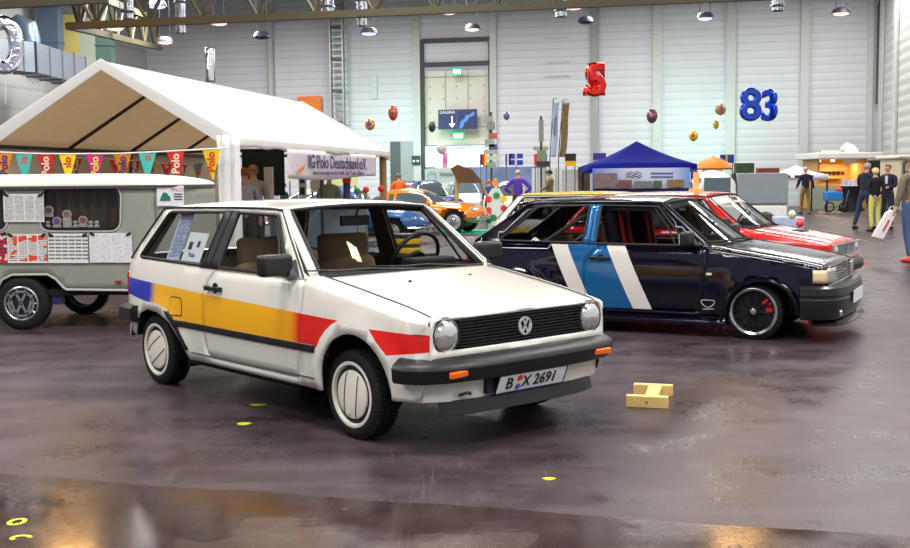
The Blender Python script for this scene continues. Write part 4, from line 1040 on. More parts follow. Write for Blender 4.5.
# bunting strings
cols = [('orange', (238, 146, 20)), ('red', (226, 42, 34)), ('teal', (60, 186, 172)), ('yellow', (250, 214, 20)), ('magenta', (206, 34, 140)), ('dark_red', (176, 30, 46))]
cm = {n: M('flag_'+n, c, .6) for n, c in cols}
def bunting(lab, pts, fw, fh, seq, letter):
    t = thing('bunting', lab, 'bunting', pts[0])
    o = Vector(pts[0]); L_ = [Vector(p)-o for p in pts]
    MB().tube(L_, .012, 6).build('string', M('string_white', (230, 228, 222), .6), t)
    tot = (L_[-1]-L_[0]).length; dirv = (L_[-1]-L_[0]).normalized(); n = len(seq)
    for k, c in enumerate(seq):
        s = (k+.5)/n; q = s*(len(L_)-1); i = min(int(q), len(L_)-2); p = L_[i].lerp(L_[i+1], q-i)
        f = MB(); nn = Vector((dirv.y, -dirv.x, 0))
        tilt = .03*math.sin(k*2.3)
        f.add([p-dirv*fw/2, p+dirv*fw/2, p+Vector((0, 0, -fh))+nn*tilt+dirv*.02*math.sin(k)] + [x+nn*.006 for x in (p-dirv*fw/2, p+dirv*fw/2, p+Vector((0, 0, -fh))+nn*tilt)], [(0, 1, 2), (5, 4, 3), (0, 3, 4, 1), (1, 4, 5, 2), (2, 5, 3, 0)])
        fo = f.build('flag', cm[c], t)
        if letter:
            lc = {'yellow': (214, 40, 30), 'red': (240, 226, 200), 'orange': (70, 40, 120), 'teal': (226, 60, 60), 'magenta': (250, 226, 60), 'dark_red': (230, 220, 190)}[c]
            nm_ = 'print_'+'_'.join(map(str, lc))
            text('Polo', fh*.36, M('flag_print_'+c, lc, .6), fo, frame(p+Vector((0, 0, -fh*.42))+nn*.012, Vector((0, 0, 1)), -dirv), 'lettering', .002, bold=.004)
    return t
E1 = T3(.05, -.15, 0); 
def gl(px, py, Y): return at(px, py, Y)
pts = [gl(-6, 152, 14.8), gl(30, 153.5, 14.8), gl(70, 154, 14.8), gl(120, 153.5, 14.75), gl(165, 151.5, 14.7), gl(229, 148, 14.7)]
bunting('front string of big lettered bunting flags across the tent mouth', pts, .24, .40, ['orange', 'teal', 'red', 'yellow', 'magenta', 'orange', 'teal', 'red', 'yellow'], True)
pts = [gl(-20, 157, 17.5), gl(40, 158, 17.5), gl(90, 158, 17.6), gl(140, 161, 17.8), gl(180, 165, 18), gl(222, 160, 18.2)]
bunting('rear string of small red and magenta bunting inside the tent', pts, .17, .26, ['red', 'teal', 'red', 'magenta', 'dark_red', 'orange', 'red', 'dark_red', 'orange', 'red', 'red', 'teal', 'dark_red'], True)
# ================================================================ small caravan
CY = 10.85; YR = Vector((-2.43, 10.85, 0))
crot = .0
cx0, cx1 = -5.9, -2.92
cv = thing('mini_caravan', 'small grey caravan with cream roof and big chrome wheel emblem at the left', 'caravan', (-4.2, CY, 0))
grey = M('caravan_grey', (150, 152, 142), .45, var=.04); cream = M('caravan_roof', (210, 210, 196), .35, var=.02)
zb, zr = .39, 1.39
def CX(x): return x+4.2
side = [(CX(cx0), zb), (CX(-4.48), zb), (CX(-4.48), .40), (CX(-4.42), .50), (CX(-4.32), .545), (CX(-3.98), .545), (CX(-3.90), .50), (CX(-3.83), .42), (CX(-3.80), .395), (CX(cx1), .375), (CX(cx1)+.01, .6), (CX(cx1)+.01, 1.0), (CX(cx1)-.0, zr), (CX(cx0), zr)]
W1 = rounded([(CX(-4.04+.42-.0), .83), (CX(-3.0), .83), (CX(-3.0), 1.215), (CX(-3.62), 1.215)], .09, 5)
px_ = lambda px, py: (lambda p: (p.x+4.2, p.z))(at(px, py, CY))
W1 = rounded([px_(43, 229), px_(119, 229), px_(119, 188.5), px_(43, 188.5)], .085, 5)
W0 = rounded([px_(-40, 229), px_(6, 229), px_(6, 190), px_(-40, 190)], .085, 5)
m = MB(); DEP = 1.45
bulge = lambda x, z: (x, -.02*math.sin(PI*min(1, max(0, (z-zb)/(zr-zb)))), z)
panel(m, [(x, z) for x, z in side], bulge, [W1, W0], .08)
n0 = len(m.f)
m.add([(x, DEP, z) for x, z in [(CX(cx0), zb), (CX(cx1), zb), (CX(cx1)-.03, zr), (CX(cx0), zr)]], [(0, 1, 2, 3)])
def endw(u, w):
    a = PI/2*min(1, u*3) if u < .333 else None
    z = .375+(zr-.375)*w; xx = CX(cx1)+.01*math.sin(PI*w)
    if u < .25: t = u/.25*PI/2; return (xx+.37*math.sin(t), .46*(1-math.cos(t)), z)
    if u > .75: t = (1-u)/.25*PI/2; return (xx+.37*math.sin(t), DEP-.46*(1-math.cos(t)), z)
    return (xx+.37, .46+(DEP-.92)*(u-.25)/.5, z)
m.grid(endw, 40, 10)
shell = m.build('body', [grey, M('caravan_inside', (120, 104, 84), .8)], cv, recalc=False, solid=.02, inner=True, off=-1)
r = MB()
def croof(u, w):
    x = CX(cx0)+(CX(cx1)+.40-CX(cx0))*u; dd_ = max(0, x-CX(cx1))/.40; cut = .48*(1-math.sqrt(max(0, 1-dd_**2)))+.0; y = -.05+cut+(DEP+.10-2*cut)*w
    e = (1-abs(2*w-1)**4)**.6 if 0 < w < 1 else 0
    ends = math.sqrt(max(0, 1-(max(0, u-.70)/.30)**2))
    return (x, y, zr+.0+.135*e*ends)
r.grid(croof, 40, 20); r.build('roof', cream, cv, recalc=False, solid=.02)
m = MB(); m.tube([(CX(cx0), -.045, zr+.005), (CX(cx1), -.045, zr+.005)] + [(CX(cx1)+.40*math.sin(t*PI/16), -.045+.48*(1-math.cos(t*PI/16)), zr+.005) for t in range(1, 9)] + [(CX(cx1)+.40, DEP-.5, zr+.005)], .012, 6); m.build('gutter', M('gutter_dark', (70, 72, 66), .5), cv)
pale = M('seal_pale', (196, 196, 190), .5); blk = M('black_plastic', (22, 22, 24), .45)
for Wp in (W1, W0):
    q = MB(); panel(q, inset(Wp, -.005), lambda x, z: (x, bulge(x, z)[1]+.012, z), [], .1); wn = q.build('window', glass('caravan_glass', (.62, .62, .60)), cv, recalc=False)
    q = MB(); q.tube([bulge(x, z) for x, z in resample(Wp, .05)], .016, 6, closed=True); q.build('window_seal', blk, wn)
    q = MB(); q.tube([(x, bulge(x, z)[1]-.004, z) for x, z in resample(inset(Wp, -.02), .05)], .009, 6, closed=True); q.build('window_trim', pale, wn)
cur = MB(); x0_, x1_ = CX(-4.1), CX(-3.15)
cur.grid(lambda u, w: (CX(-5.0)+2.0*u, .10+.02*math.sin(u*110), .80+.57*w), 160, 2); cur.build('curtain', M('curtain_brown', (92, 78, 62), .9), cv)
m = MB()
m.tube([bulge(x, z) if False else (x, -.012, z) for x, z in side[1:10]], .012, 6); m.build('wheel_arch_lip', pale, cv)
m = MB(); m.box((CX(-4.1), DEP/2, .36), (3.4, DEP-.1, .06)); m.box((CX(-4.15), .34, .45), (.7, .04, .3)); m.build('chassis', M('underseal', (14, 13, 13), .9), cv)
# wheels
for wy, nm in ((.02, 1), (DEP-.16, 0)):
    tp = MB(); R = .26; prof = [(.165, -.055), (.178, -.075), (.21, -.078), (.243, -.066), (R, -.048), (R, .048), (.243, .066), (.2, .078), (.165, .05)]
    tp.lathe(prof, n=40, axis='y')
    for k in range(44):
        a = 2*PI*k/44
        for sy in (-.035, .035): tp.box((math.cos(a)*(R-.002), sy, math.sin(a)*(R-.002)), (.012, .028, .016), ry=-a)
    c = ground(20, 331); ty = tp.build('tyre', M('tyre_rubber', (26, 26, 27), .75), cv, (c.x+4.2 if nm else at(86, 300, 12.2).x+4.2, wy+.04, R))
    if nm:
        al = M('alloy_grey', (170, 172, 176), .3, .8); dk_ = M('hub_dark', (24, 24, 34), .5)
        MB().disc([(.165, -.03), (.165, -.055)], n=32, axis='y').build('wheel_dish', dk_, ty)
        MB().lathe([(.168, -.05), (.172, -.076), (.160, -.082), (.150, -.074)], n=36, axis='y').build('rim', al, ty)
        em = emblem(.132, .024, .014).tf(frame((0, -.066, 0), (1, 0, 0), (0, 0, 1))); em.build('wheel_emblem', al, ty)
        lg = MB()
        for k in range(10):
            a = 2*PI*k/10; lg.tube([(.128*math.cos(a), -.068, .128*math.sin(a)), (.158*math.cos(a), -.068, .158*math.sin(a))], .009, 5)
        lg.build('spokes', al, ty)
MB().box((CX(-3.93)-.0, .12, .30), (.10, .10, .12)).build('hitch_box', M('hitch_blue', (30, 40, 90), .5), cv)
tl = MB(); q = at(119, 281.5, CY); tl.box((q.x+4.2, -.02, q.z), (.05, .05, .025)); tl.build('marker_lamp', M('lamp_red_small', (150, 40, 24), .3), cv)
# posters taped on the caravan side
def poster(nm, lab, c4, mt, Y=CY-.035, group='printed posters on the caravan side', clips=True):
    x0, y0, x1, y1 = c4
    bl, br, tl_ = at(x0, y1, Y), at(x1, y1, Y), at(x0, y0, Y)
    o = page(nm, lab, (bl, br, tl_), mt, 'poster', group=group, thick=.004)
    if clips:
        w = (br-bl).length; h = (tl_-bl).length
        for u in (.03, w-.03): MB().box((u, -.006, h-.01), (.05, .012, .022), ry=.5 if u < .1 else -.5).build('tape', blk, o)
    return o
poster('poster', 'open double page taped over the caravan body left of its long window', (4, 194, 44.5, 222), print_mat('print_a', (226, 224, 222), (110, 108, 112), 4, 22, .55))
poster('poster', 'dark red poster cut by the left picture edge under the window', (-24, 233, 7.5, 263), print_mat('print_red', (196, 40, 44), (60, 40, 80), 2, 9, .6, (230, 220, 216)))
poster('poster', 'double page with red and yellow car pictures below the caravan window', (8, 234, 47.5, 263), print_mat('print_b', (230, 228, 224), (110, 110, 116), 4, 14, .55, (224, 74, 40)))
poster('poster', 'double page of small grey car pictures in rows below the caravan window', (48.5, 234, 88.5, 263), print_mat('print_c', (232, 230, 226), (90, 90, 92), 6, 8, .6))
poster('poster', 'pale double page with a dark picture block at its lower left, rightmost below the window', (90, 233, 132.5, 262.5), print_mat('print_d', (228, 228, 232), (140, 142, 156), 4, 16, .45))
pz = page('car_poster', 'white sheet with a green car drawing taped at the rounded corner of the caravan', (at(157, 206, CY-.03), at(184, 206, CY+.05), at(157, 185.5, CY-.03)), M('paper', (232, 234, 242), .6), 'poster', thick=.004)
MB().prism([(.03, .05), (.05, .10), (.07, .13), (.11, .13), (.13, .10), (.15, .09), (.15, .05)], .003, lambda u, v_, w: (u*.85, -.004-w, v_)).build('printed_car', M('print_green', (30, 120, 96), .6), pz)
text('POLO', .045, M('print_red_ink', (200, 50, 40), .6), pz, Matrix(((1, 0, 0, .195), (0, 0, -1, -.004), (0, 1, 0, .155), (0, 0, 0, 1))), 'lettering', .001)
m = MB()
for k in range(3): m.box((.2, -.004, .115-.025*k), (.08, .002, .012))
m.build('printed_lines', M('print_black', (40, 40, 44), .6), pz)
# little souvenirs behind the caravan window
for k, (px, py, pc, lab) in enumerate(((49, 211, (150, 110, 130), 'round doll face badge at the left end of the caravan window'), (57, 222, (150, 120, 190), 'lilac round badge low in the caravan window'), (67, 215, (200, 150, 130), 'tallest round face badge on a white card in the caravan window'), (83, 221, (190, 120, 120), 'round red-faced badge right of the white card in the window'))):
    t = thing('souvenir_badge', lab, 'badge', at(px, py+4.5, CY+.03)); 
    MB().disc([(.045, 0), (.045, .012), (.04, .014)], n=18, axis='y', c=(0, 0, .05)).build('disc', M('badge_white', (232, 228, 226), .5), t)
    MB().disc([(.030, -.004), (.030, .004)], n=14, axis='y', c=(0, 0, .052)).build('face', M('badge_%d' % k, pc, .5), t)
    MB().box((0, .005, .0), (.085, .012, .03)).build('base', M('badge_white', (232, 228, 226), .5), t)
for k, px in enumerate((48, 75.5, 91, 97)):
    o = MB().lathe([(.001, .0), (.028, 0), (.03, .015), (.014, .03), (.024, .045), (.018, .065), (.001, .068)], n=12).build('figurine', M('badge_white', (232, 228, 226), .5), None, at(px, 227.5, CY+.03)); tag(o, ['first', 'second', 'third', 'last'][k]+' white figurine from the left on the caravan window ledge', 'figurine', 'white figurines in the caravan window')
o = MB().box((0, 0, .035), (.085, .006, .07)).build('card', M('badge_white', (232, 228, 226), .5), None, at(67.5, 228.5, CY+.02)); tag(o, 'small white card standing under the tallest badge', 'card')
# ================================================================ people
def skinned(name, verts, edges, radii, mats, parent=None, sub=1, root=0, mats_fn=None):
    me = bpy.data.meshes.new('sk'); me.from_pydata(verts, edges, [])
    o = bpy.data.objects.new('sk', me); COL.objects.link(o)
    md = o.modifiers.new('skin', 'SKIN'); md.use_smooth_shade = True
    for i, r in enumerate(radii):
        r = r if isinstance(r, tuple) else (r, r)
        me.skin_vertices[0].data[i].radius = r; me.skin_vertices[0].data[i].use_root = (i == root)
    s2 = o.modifiers.new('sub', 'SUBSURF'); s2.levels = sub; s2.render_levels = sub
    bpy.context.view_layer.update()
    m2 = bpy.data.meshes.new_from_object(o.evaluated_get(bpy.context.evaluated_depsgraph_get()))
    bpy.data.objects.remove(o); bpy.data.meshes.remove(me)
    m2.materials.clear()
    for m in mats: m2.materials.append(m)
    m2.polygons.foreach_set('use_smooth', [True]*len(m2.polygons))
    m2.name = name
    r = bpy.data.objects.new(name, m2); COL.objects.link(r)
    if parent: r.parent = parent
    return r
ARM = {'down': ((.235, .02, 1.15), (.25, .06, .90)), 'hips': ((.40, -.10, 1.18), (.21, .02, 1.03)), 'front': ((.23, .05, 1.17), (.10, .26, 1.12)), 'back': ((.22, -.06, 1.16), (.08, -.14, .98)), 'swing': ((.23, .08, 1.16), (.24, .24, .98)), 'swingb': ((.23, -.10, 1.16), (.25, -.16, .92)), 'hold': ((.25, -.02, 1.15), (.30, .02, .90))}
def person(label, loc, rz, height, top, legs, hair, arms=('down', 'down'), stance=((.10, 0), (.10, 0)), shoes=(30, 28, 30), skin=(206, 150, 124), cap=None, bald=False, long=False, lean=0, shirt=None, sit=False):
    k = height/1.75
    t = thing('person', label, 'person', loc, rz)
    sm = M('skin_%d_%d' % (skin[0], skin[1]), skin, .6)
    V = lambda x, y, z: (x*k, (y+lean*max(0, z-.9))*k, z*k)
    vs = [V(0, 0, .95), V(0, .0, 1.10), V(0, .0, 1.28), V(0, -.01, 1.43), V(0, 0, 1.51), V(0, .03, 1.575), V(0, .02, 1.655), V(0, .01, 1.715)]
    es = [(i, i+1) for i in range(7)]; rd = [(.125*k, .10*k), (.12*k, .09*k), (.14*k, .10*k), (.10*k, .075*k), .052*k, (.060*k, .068*k), (.074*k, .092*k), (.055*k, .068*k)]
    jt, jl, js = [], [], []
    for si, s in ((0, -1), (1, 1)):
        el, wr = ARM[arms[si]]
        o = len(vs); sh = (s*.185, -.01, 1.405)
        hd = tuple(w+(w-e)*.30 for e, w in zip(el, wr))
        pts = [sh, (s*el[0], el[1], el[2]), (s*wr[0], wr[1], wr[2]), (s*(wr[0]+(wr[0]-el[0])*.22), wr[1]+(wr[1]-el[1])*.22, wr[2]+(wr[2]-el[2])*.22)]
        vs += [V(*p) for p in pts]; es += [(3, o), (o, o+1), (o+1, o+2), (o+2, o+3)]; rd += [.062*k, .044*k, .030*k, (.034*k, .020*k)]
        jt.append(pts)
        d = Vector(pts[3])-Vector(pts[2]); d.normalize(); side = d.orthogonal().normalized()
        for fi in range(4):
            o2 = len(vs); b = Vector(pts[3])+side*(.018*(fi-1.5)); L_ = (.075, .085, .08, .062)[fi]
            vs += [V(*(b+d*L_*.5)), V(*(b+d*L_+Vector((0, .015, 0))))]; es += [(o+3, o2), (o2, o2+1)]; rd += [.009*k, .007*k]
        o2 = len(vs); b = Vector(pts[2])+d*.03; vs += [V(*(b+side*.045+d*.02)), V(*(b+side*.05+d*.06))]; es += [(o+2, o2), (o2, o2+1)]; rd += [.011*k, .009*k]
    for si, s in ((0, -1), (1, 1)):
        sx, sy = stance[si]; o = len(vs)
        if sit: pts = [(s*.10, 0, .90), (s*.12, .40, .90), (s*.12, .42, .10), (s*.12, .50, .05)]
        else: pts = [(s*.10, 0, .90), (s*(.10+(sx-.10)*.5), sy*.5+.03, .50), (s*sx, sy-.02, .09), (s*(sx+.02), sy+.13, .035)]
        vs += [V(*p) for p in pts]; es += [(0, o), (o, o+1), (o+1, o+2), (o+2, o+3)]; rd += [.088*k, .058*k, .040*k, (.035*k, .028*k)]
        jl.append(pts)
    b = skinned('body', vs, es, rd, [sm], t)
    # face and ears, same body mesh colour family
    f = MB(); c = Vector(V(0, .02, 1.645))
    f.sphere(c+Vector((0, .098, -.012))*k, (.012*k, .018*k, .022*k), 8, 6)
    for s in (-1, 1): f.sphere(c+Vector((s*.078, .0, -.01))*k, (.012*k, .022*k, .032*k), 8, 6)
    f.build('nose_and_ears', sm, b)
    e = MB()
    for s in (-1, 1): e.sphere(c+Vector((s*.032, .082, .01))*k, .009*k, 8, 6)
    e.box(c+Vector((0, .085, -.052))*k, (.045*k, .01*k, .008*k)); e.build('eyes_and_mouth', M('eye_dark', (48, 34, 32), .5), b)
    # hair or cap
    hm = M('hair_%d_%d' % (hair[0], hair[1]), hair, .8, var=.25, scale=60)
    h = MB(); nu, nv = 18, 9
    for j in range(nv+1):
        th = PI*.62*j/nv
        for i in range(nu):
            a = 2*PI*i/nu; fr = math.sin(a)
            lim = .52+.48*max(0, -fr*1.3+.15) if not bald else .35+.55*max(0, -fr)
            tt = th*min(1, lim+ (.18 if abs(math.cos(a)) > .6 else 0))
            if long: tt = th*min(1.25, lim*1.35)
            r = (.083*k, .104*k, .092*k)
            h.v.append(c+Vector((r[0]*math.sin(tt)*math.cos(a)*(1.12 if long else 1), r[1]*math.sin(tt)*math.sin(a)*(1.1 if long else 1), r[2]*math.cos(tt)+.012*k)))
    h.f = [(j*nu+i, (j+1)*nu+i, (j+1)*nu+(i+1) % nu, j*nu+(i+1) % nu) for j in range(nv) for i in range(nu)]; h.m = [0]*len(h.f)
    ho = h.build('hair', hm, t, solid=.008*k, off=1)
    if cap:
        q = MB(); q.lathe([(.001, .10*k), (.06*k, .095*k), (.095*k, .055*k), (.098*k, .02*k)], n=18, c=c); q.box(c+Vector((0, .12, .03))*k, (.14*k, .10*k, .012*k)); q.build('cap', M('cap_navy', cap, .8), t)
    # clothes
    tm = M('cloth_%d_%d_%d' % top, top, .85, var=.15, scale=20)
    cv = [V(0, 0, .82), V(0, 0, 1.08), V(0, 0, 1.28), V(0, -.01, 1.43), V(0, 0, 1.485)]; ce = [(0, 1), (1, 2), (2, 3), (3, 4)]; cr = [(.165*k, .125*k), (.155*k, .12*k), (.175*k, .128*k), (.125*k, .092*k), (.064*k, .064*k)]
    for pts in jt:
        o = len(cv); cv += [V(*p) for p in pts[:3]]; ce += [(3, o), (o, o+1), (o+1, o+2)]; cr += [.078*k, .060*k, .044*k]
    skinned('jacket', cv, ce, cr, [tm], t)
    if shirt:
        MB().box(V(0, .105, 1.33), (.07*k, .05*k, .22*k)).build('shirt_front', M('shirt_%d' % shirt[0], shirt, .8), t, bevel=.01)
    lm = M('cloth_%d_%d_%d' % legs, legs, .85, var=.15, scale=20)
    cv = [V(0, 0, 1.08), V(0, 0, .92)]; ce = [(0, 1)]; cr = [(.135*k, .105*k), (.142*k, .115*k)]
    for pts in jl:
        o = len(cv); cv += [V(*p) for p in pts[:3]]; ce += [(1, o), (o, o+1), (o+1, o+2)]; cr += [.100*k, .072*k, .055*k]
    skinned('trousers', cv, ce, cr, [lm], t)
    for pts in jl:
        a, b_ = Vector(pts[2]), Vector(pts[3]); a.z -= .03; bk = a+(a-b_)*.35; bk.z = .04; a.z = .055
        skinned('shoe', [V(*a), V(*b_), V(*(b_+(b_-a)*.45)), V(*bk)], [(0, 1), (1, 2), (0, 3)], [.052*k, .042*k, .032*k, .040*k], [M('shoe_%d_%d' % shoes[:2], shoes, .5)], t)
    return t
def gpos(px, py): p = ground(px, py); return (p.x, p.y, 0)
def ypos(px, Y): p = at(px, 200, Y); return (p.x, Y, 0)
person('man in navy jacket and jeans leaning in at the left of the chatting group', gpos(864, 229), -.9, 1.74, (30, 34, 58), (44, 54, 92), (170, 168, 168), ('front', 'front'), ((.22, -.10), (.16, .08)), shirt=(220, 220, 226), lean=.12)
person('blonde person in black top and pale yellow trousers seen from behind in the group', gpos(874.5, 231.5), .1, 1.60, (18, 20, 24), (214, 208, 112), (226, 208, 150), ('back', 'back'), long=True)
person('balding man in dark suit with pale shirt at the right of the chatting group', gpos(887, 229), 2.4, 1.70, (28, 34, 56), (34, 40, 62), (150, 140, 130), ('front', 'down'), ((.12, .02), (.12, -.04)), bald=True, shirt=(206, 214, 232))
person('man in navy jacket and khaki trousers walking away toward the food stand', gpos(805, 214), .1, 1.74, (26, 30, 62), (136, 112, 64), (176, 176, 180), ('swing', 'swingb'), ((.10, .14), (.10, -.14)), shoes=(70, 56, 44))
bm_ = person('person in olive pullover, jeans and red shoes at the right picture edge', gpos(911, 262), .25, 1.72, (112, 104, 84), (62, 84, 124), (90, 80, 70), ('hold', 'down'), ((.12, -.12), (.12, .12)), shoes=(216, 60, 40))
bp_ = Vector(bm_.location); hx = at(887, 213, bp_.y); hx.y = bp_.y
bg = thing('carrier_bag', 'white flat carrier bag with a red mark held by the person at the right edge', 'bag', (hx.x, bp_.y, .42))
m = MB(); m.prism([(-.24, 0), (-.06, -.05), (.15, .38), (.08, .44), (-.02, .40)], .07, lambda u, v, w: (u, w-.035, v)); m.build('sack', M('bag_white', (226, 224, 224), .5, bump=.3, bscale=12), bg, bevel=.012)
m = MB(); m.tube([(.02, 0, .40), (.05, 0, .48), (.10, 0, .50), (.13, 0, .40)], .008, 6); m.build('handle', M('bag_white', (226, 224, 224), .5), bg)
MB().prism([(-.09, .10), (-.06, .08), (.04, .26), (.01, .28)], .004, lambda u, v, w: (u, -.04-w, v)).build('red_print', M('bag_print', (196, 90, 96), .5), bg)
person('man in purple shirt with hands on hips seen from behind', ypos(518, 33), .0, 1.68, (92, 56, 176), (44, 60, 76), (196, 190, 186), ('hips', 'hips'), bald=True)
person('man in camouflage jacket and dark cap standing before the white partition', ypos(550, 35), 1.2, 1.68, (126, 116, 82), (70, 72, 60), (60, 50, 44), ('front', 'down'), cap=(34, 40, 54))
person('man in bright orange shirt seen from behind beside the orange coupe', ypos(399, 32.5), .1, 1.62, (238, 106, 30), (60, 62, 70), (120, 110, 104))
person('red-haired man in grey pullover just behind the near tent post', ypos(245.5, 17.6), .3, 1.64, (150, 150, 154), (52, 54, 60), (150, 90, 50))
person('taller balding man in grey jacket further inside the tent', ypos(254, 18.6), .2, 1.70, (172, 168, 162), (52, 54, 60), (170, 130, 104), bald=True)
person('person in teal shirt sitting far inside the tent', ypos(286, 21.6), 1.6, 1.42, (44, 120, 146), (44, 48, 60), (206, 206, 204), ('front', 'front'), lean=.1)
person('man in grey green jacket bending behind the tent table', ypos(329, 22.0), .0, 1.58, (140, 150, 134), (60, 62, 60), (168, 96, 62), lean=.15)
person('person with bare head half hidden behind the cream car', ypos(489, 36.6), 0, 1.40, (60, 90, 150), (60, 62, 70), (190, 130, 104), bald=True)
# ================================================================ older cars of the middle distance
def round_car(name, label, pose, paint, body, house, pillars, sc=1, chromeb=True, tyre_r=.31, wb=2.4, roofm=None, tr=.64, hub=True, group=None):
    t = thing(name, label, 'car', (pose[0], pose[1], 0), pose[2], group); t.scale = (sc, sc, sc)
    n = 40; m = MB(); chrome = M('chrome', (225, 226, 230), .1, 1); blk = M('black_plastic', (22, 22, 24), .45)
    xs = [s[0] for s in body]; N = 84; vs = []
    for i in range(N+1):
        x = xs[0]+(xs[-1]-xs[0])*i/N; hw = crv([(s[0], s[1]) for s in body], x); lo = crv([(s[0], s[2]) for s in body], x); hi = crv([(s[0], s[3]) for s in body], x)
        for k in range(n):
            a = 2*PI*k/n; c, s = math.cos(a), math.sin(a)
            y = hw*math.copysign(abs(c)**.55, c); z = (lo+hi)/2+(hi-lo)/2*math.copysign(abs(s)**.62, s)
            for wx in (0, -wb):      # wheel openings and flared wings
                e = math.hypot(x-wx, z-tyre_r)
                if abs(y) > hw*.6:
                    if e < tyre_r*1.16: y *= .78
                    elif e < tyre_r*1.9: y *= 1+.05*(1-(e/tyre_r-1.16)/.74)
            vs.append((x, y, z))
    m.add(vs, [(i*n+k, i*n+(k+1) % n, (i+1)*n+(k+1) % n, (i+1)*n+k) for i in range(N) for k in range(n)]+[tuple(range(n)), tuple(N*n+k for k in range(n))])
    m.build('body', paint, t, angle=55)
    g = MB(); hx = [s[0] for s in house]; K = 30; vs = []
    for i in range(K+1):
        x = hx[0]+(hx[-1]-hx[0])*i/K; hw = crv([(s[0], s[1]) for s in house], x); lo = crv([(s[0], s[2]) for s in house], x); hi = max(lo+.01, crv([(s[0], s[3]) for s in house], x))
        for k in range(17):
            a = PI*k/16; c, s = math.cos(a), math.sin(a); v = s**.6
            vs.append((x, (hw*(1-.22*v))*math.copysign(abs(c)**.45, c), lo+(hi-lo)*v))
    fs, ms = [], []
    for i in range(K):
        for k in range(16):
            q = (i*17+k, i*17+k+1, (i+1)*17+k+1, (i+1)*17+k); cz = sum(vs[j][2] for j in q)/4; cx = sum(vs[j][0] for j in q)/4
            hi = crv([(s[0], s[3]) for s in house], cx); lo = crv([(s[0], s[2]) for s in house], cx); mx = max(s[3] for s in house)
            f = (cz-lo)/max(.02, hi-lo); slope = abs(crv([(s[0], s[3]) for s in house], cx+.05)-crv([(s[0], s[3]) for s in house], cx-.05))/.1
            side = f < .80 and 2 > -1
            isg = (side and k in (0, 1, 2, 13, 14, 15) and f > .08) or (slope > .42 and 3 <= k <= 12 and cz < mx-.05)
            if any(abs(cx-p) < .05 for p in pillars) and k in (0, 1, 2, 3, 12, 13, 14, 15): isg = False
            fs.append(q); ms.append(1 if isg else 0)
    g.v = [Vector(p) for p in vs]; g.f = fs; g.m = ms
    g.build('cabin', [roofm or paint, M('old_car_glass', (84, 98, 104), .06, coat=1)], t, angle=50)
    for x in (0, -wb):
        for s in (-1, 1):
            w = MB().lathe([(tyre_r*.62, -.05), (tyre_r*.72, -.075), (tyre_r*.92, -.07), (tyre_r, -.045), (tyre_r, .045), (tyre_r*.9, .07), (tyre_r*.6, .07)], n=26, axis='y').build('tyre', M('tyre_rubber', (26, 26, 27), .75), t, (x, s*tr, tyre_r), (0, 0, 0 if s < 0 else PI))
            MB().disc([(tyre_r*.64, -.04), (tyre_r*.66, -.065), (tyre_r*.58, -.07), (tyre_r*.50, -.05)], n=24, axis='y').build('rim', M('rim_silver', (190, 192, 196), .3, .6), w)
            hcm = MB().disc([(tyre_r*.36, -.05), (tyre_r*.32, -.085), (tyre_r*.15, -.10)], n=20, axis='y'); hcm.build('hub_cap', chrome, w)
    xn = xs[-1]; xr = xs[0]; hwn = body[-2][1]
    for s in (-1, 1):
        q = MB().sphere((body[-3][0]+.08, s*body[-3][1]*.80, .62), (.06, .085, .085), 14, 8); hl = q.build('headlamp', M('lamp_lens', (205, 212, 216), .12), t)
        MB().lathe([(.09, 0), (.10, .02), (.085, .03)], n=16, axis='x', c=(body[-3][0]+.08, s*body[-3][1]*.80, .62)).build('chrome_ring', chrome, hl)
    for xx, sg, nm in ((xn, 1, 'front_bumper'), (xr, -1, 'rear_bumper')):
        q = MB(); q.tube([(xx-sg*.35, -.76, .40), (xx-sg*.05, -.68, .40), (xx+sg*.07, -.35, .40), (xx+sg*.09, 0, .40), (xx+sg*.07, .35, .40), (xx-sg*.05, .68, .40), (xx-sg*.35, .76, .40)], .042, 8)
        for s in (-.35, .35): q.tube([(xx+sg*.09, s, .30), (xx+sg*.10, s, .52)], .03, 6)
        q.build(nm, chrome, t)
    return t
GB = [(-3.22, .30, .42, .60), (-3.08, .58, .34, .70), (-2.7, .74, .28, .80), (-2.3, .79, .25, .86), (-1.5, .78, .25, .87), (-.8, .78, .25, .86), (-.3, .80, .26, .85), (.2, .80, .25, .81), (.42, .74, .26, .75), (.58, .58, .28, .68), (.66, .38, .34, .60)]
GH = [(-2.75, .58, .76, .80), (-2.3, .60, .80, 1.06), (-1.9, .61, .82, 1.19), (-1.4, .61, .82, 1.225), (-1.05, .61, .82, 1.17), (-.50, .64, .82, .86)]
org = M('orange_paint', (240, 132, 14), .2, var=.04, coat=.9)
gp = ground(454, 233)
round_car('orange_coupe', 'bright orange rounded classic coupe with chrome wheels left of the dark coupe', (gp.x+.19, gp.y+.4, -.30), org, GB, GH, (-2.0, -1.72, -.78), sc=.97)
BB = [(-3.3, .30, .40, .60), (-3.1, .60, .32, .74), (-2.7, .76, .28, .88), (-2.2, .78, .26, .92), (-1.2, .72, .25, .90), (-.7, .72, .26, .92), (-.2, .78, .28, .92), (.2, .78, .30, .88), (.5, .70, .34, .78), (.72, .50, .40, .66), (.80, .34, .46, .58)]
BHs = [(-3.0, .50, .72, .76), (-2.5, .60, .85, 1.18), (-2.0, .63, .88, 1.40), (-1.5, .63, .88, 1.46), (-1.0, .63, .88, 1.38), (-.72, .64, .88, .94)]
blu = M('old_blue_paint', (26, 62, 122), .25, coat=.7); crm = M('old_cream_paint', (232, 222, 182), .25, coat=.7); wht = M('old_white_paint', (226, 228, 226), .25, coat=.7); skyb = M('pale_blue_paint', (70, 120, 190), .25, coat=.7)
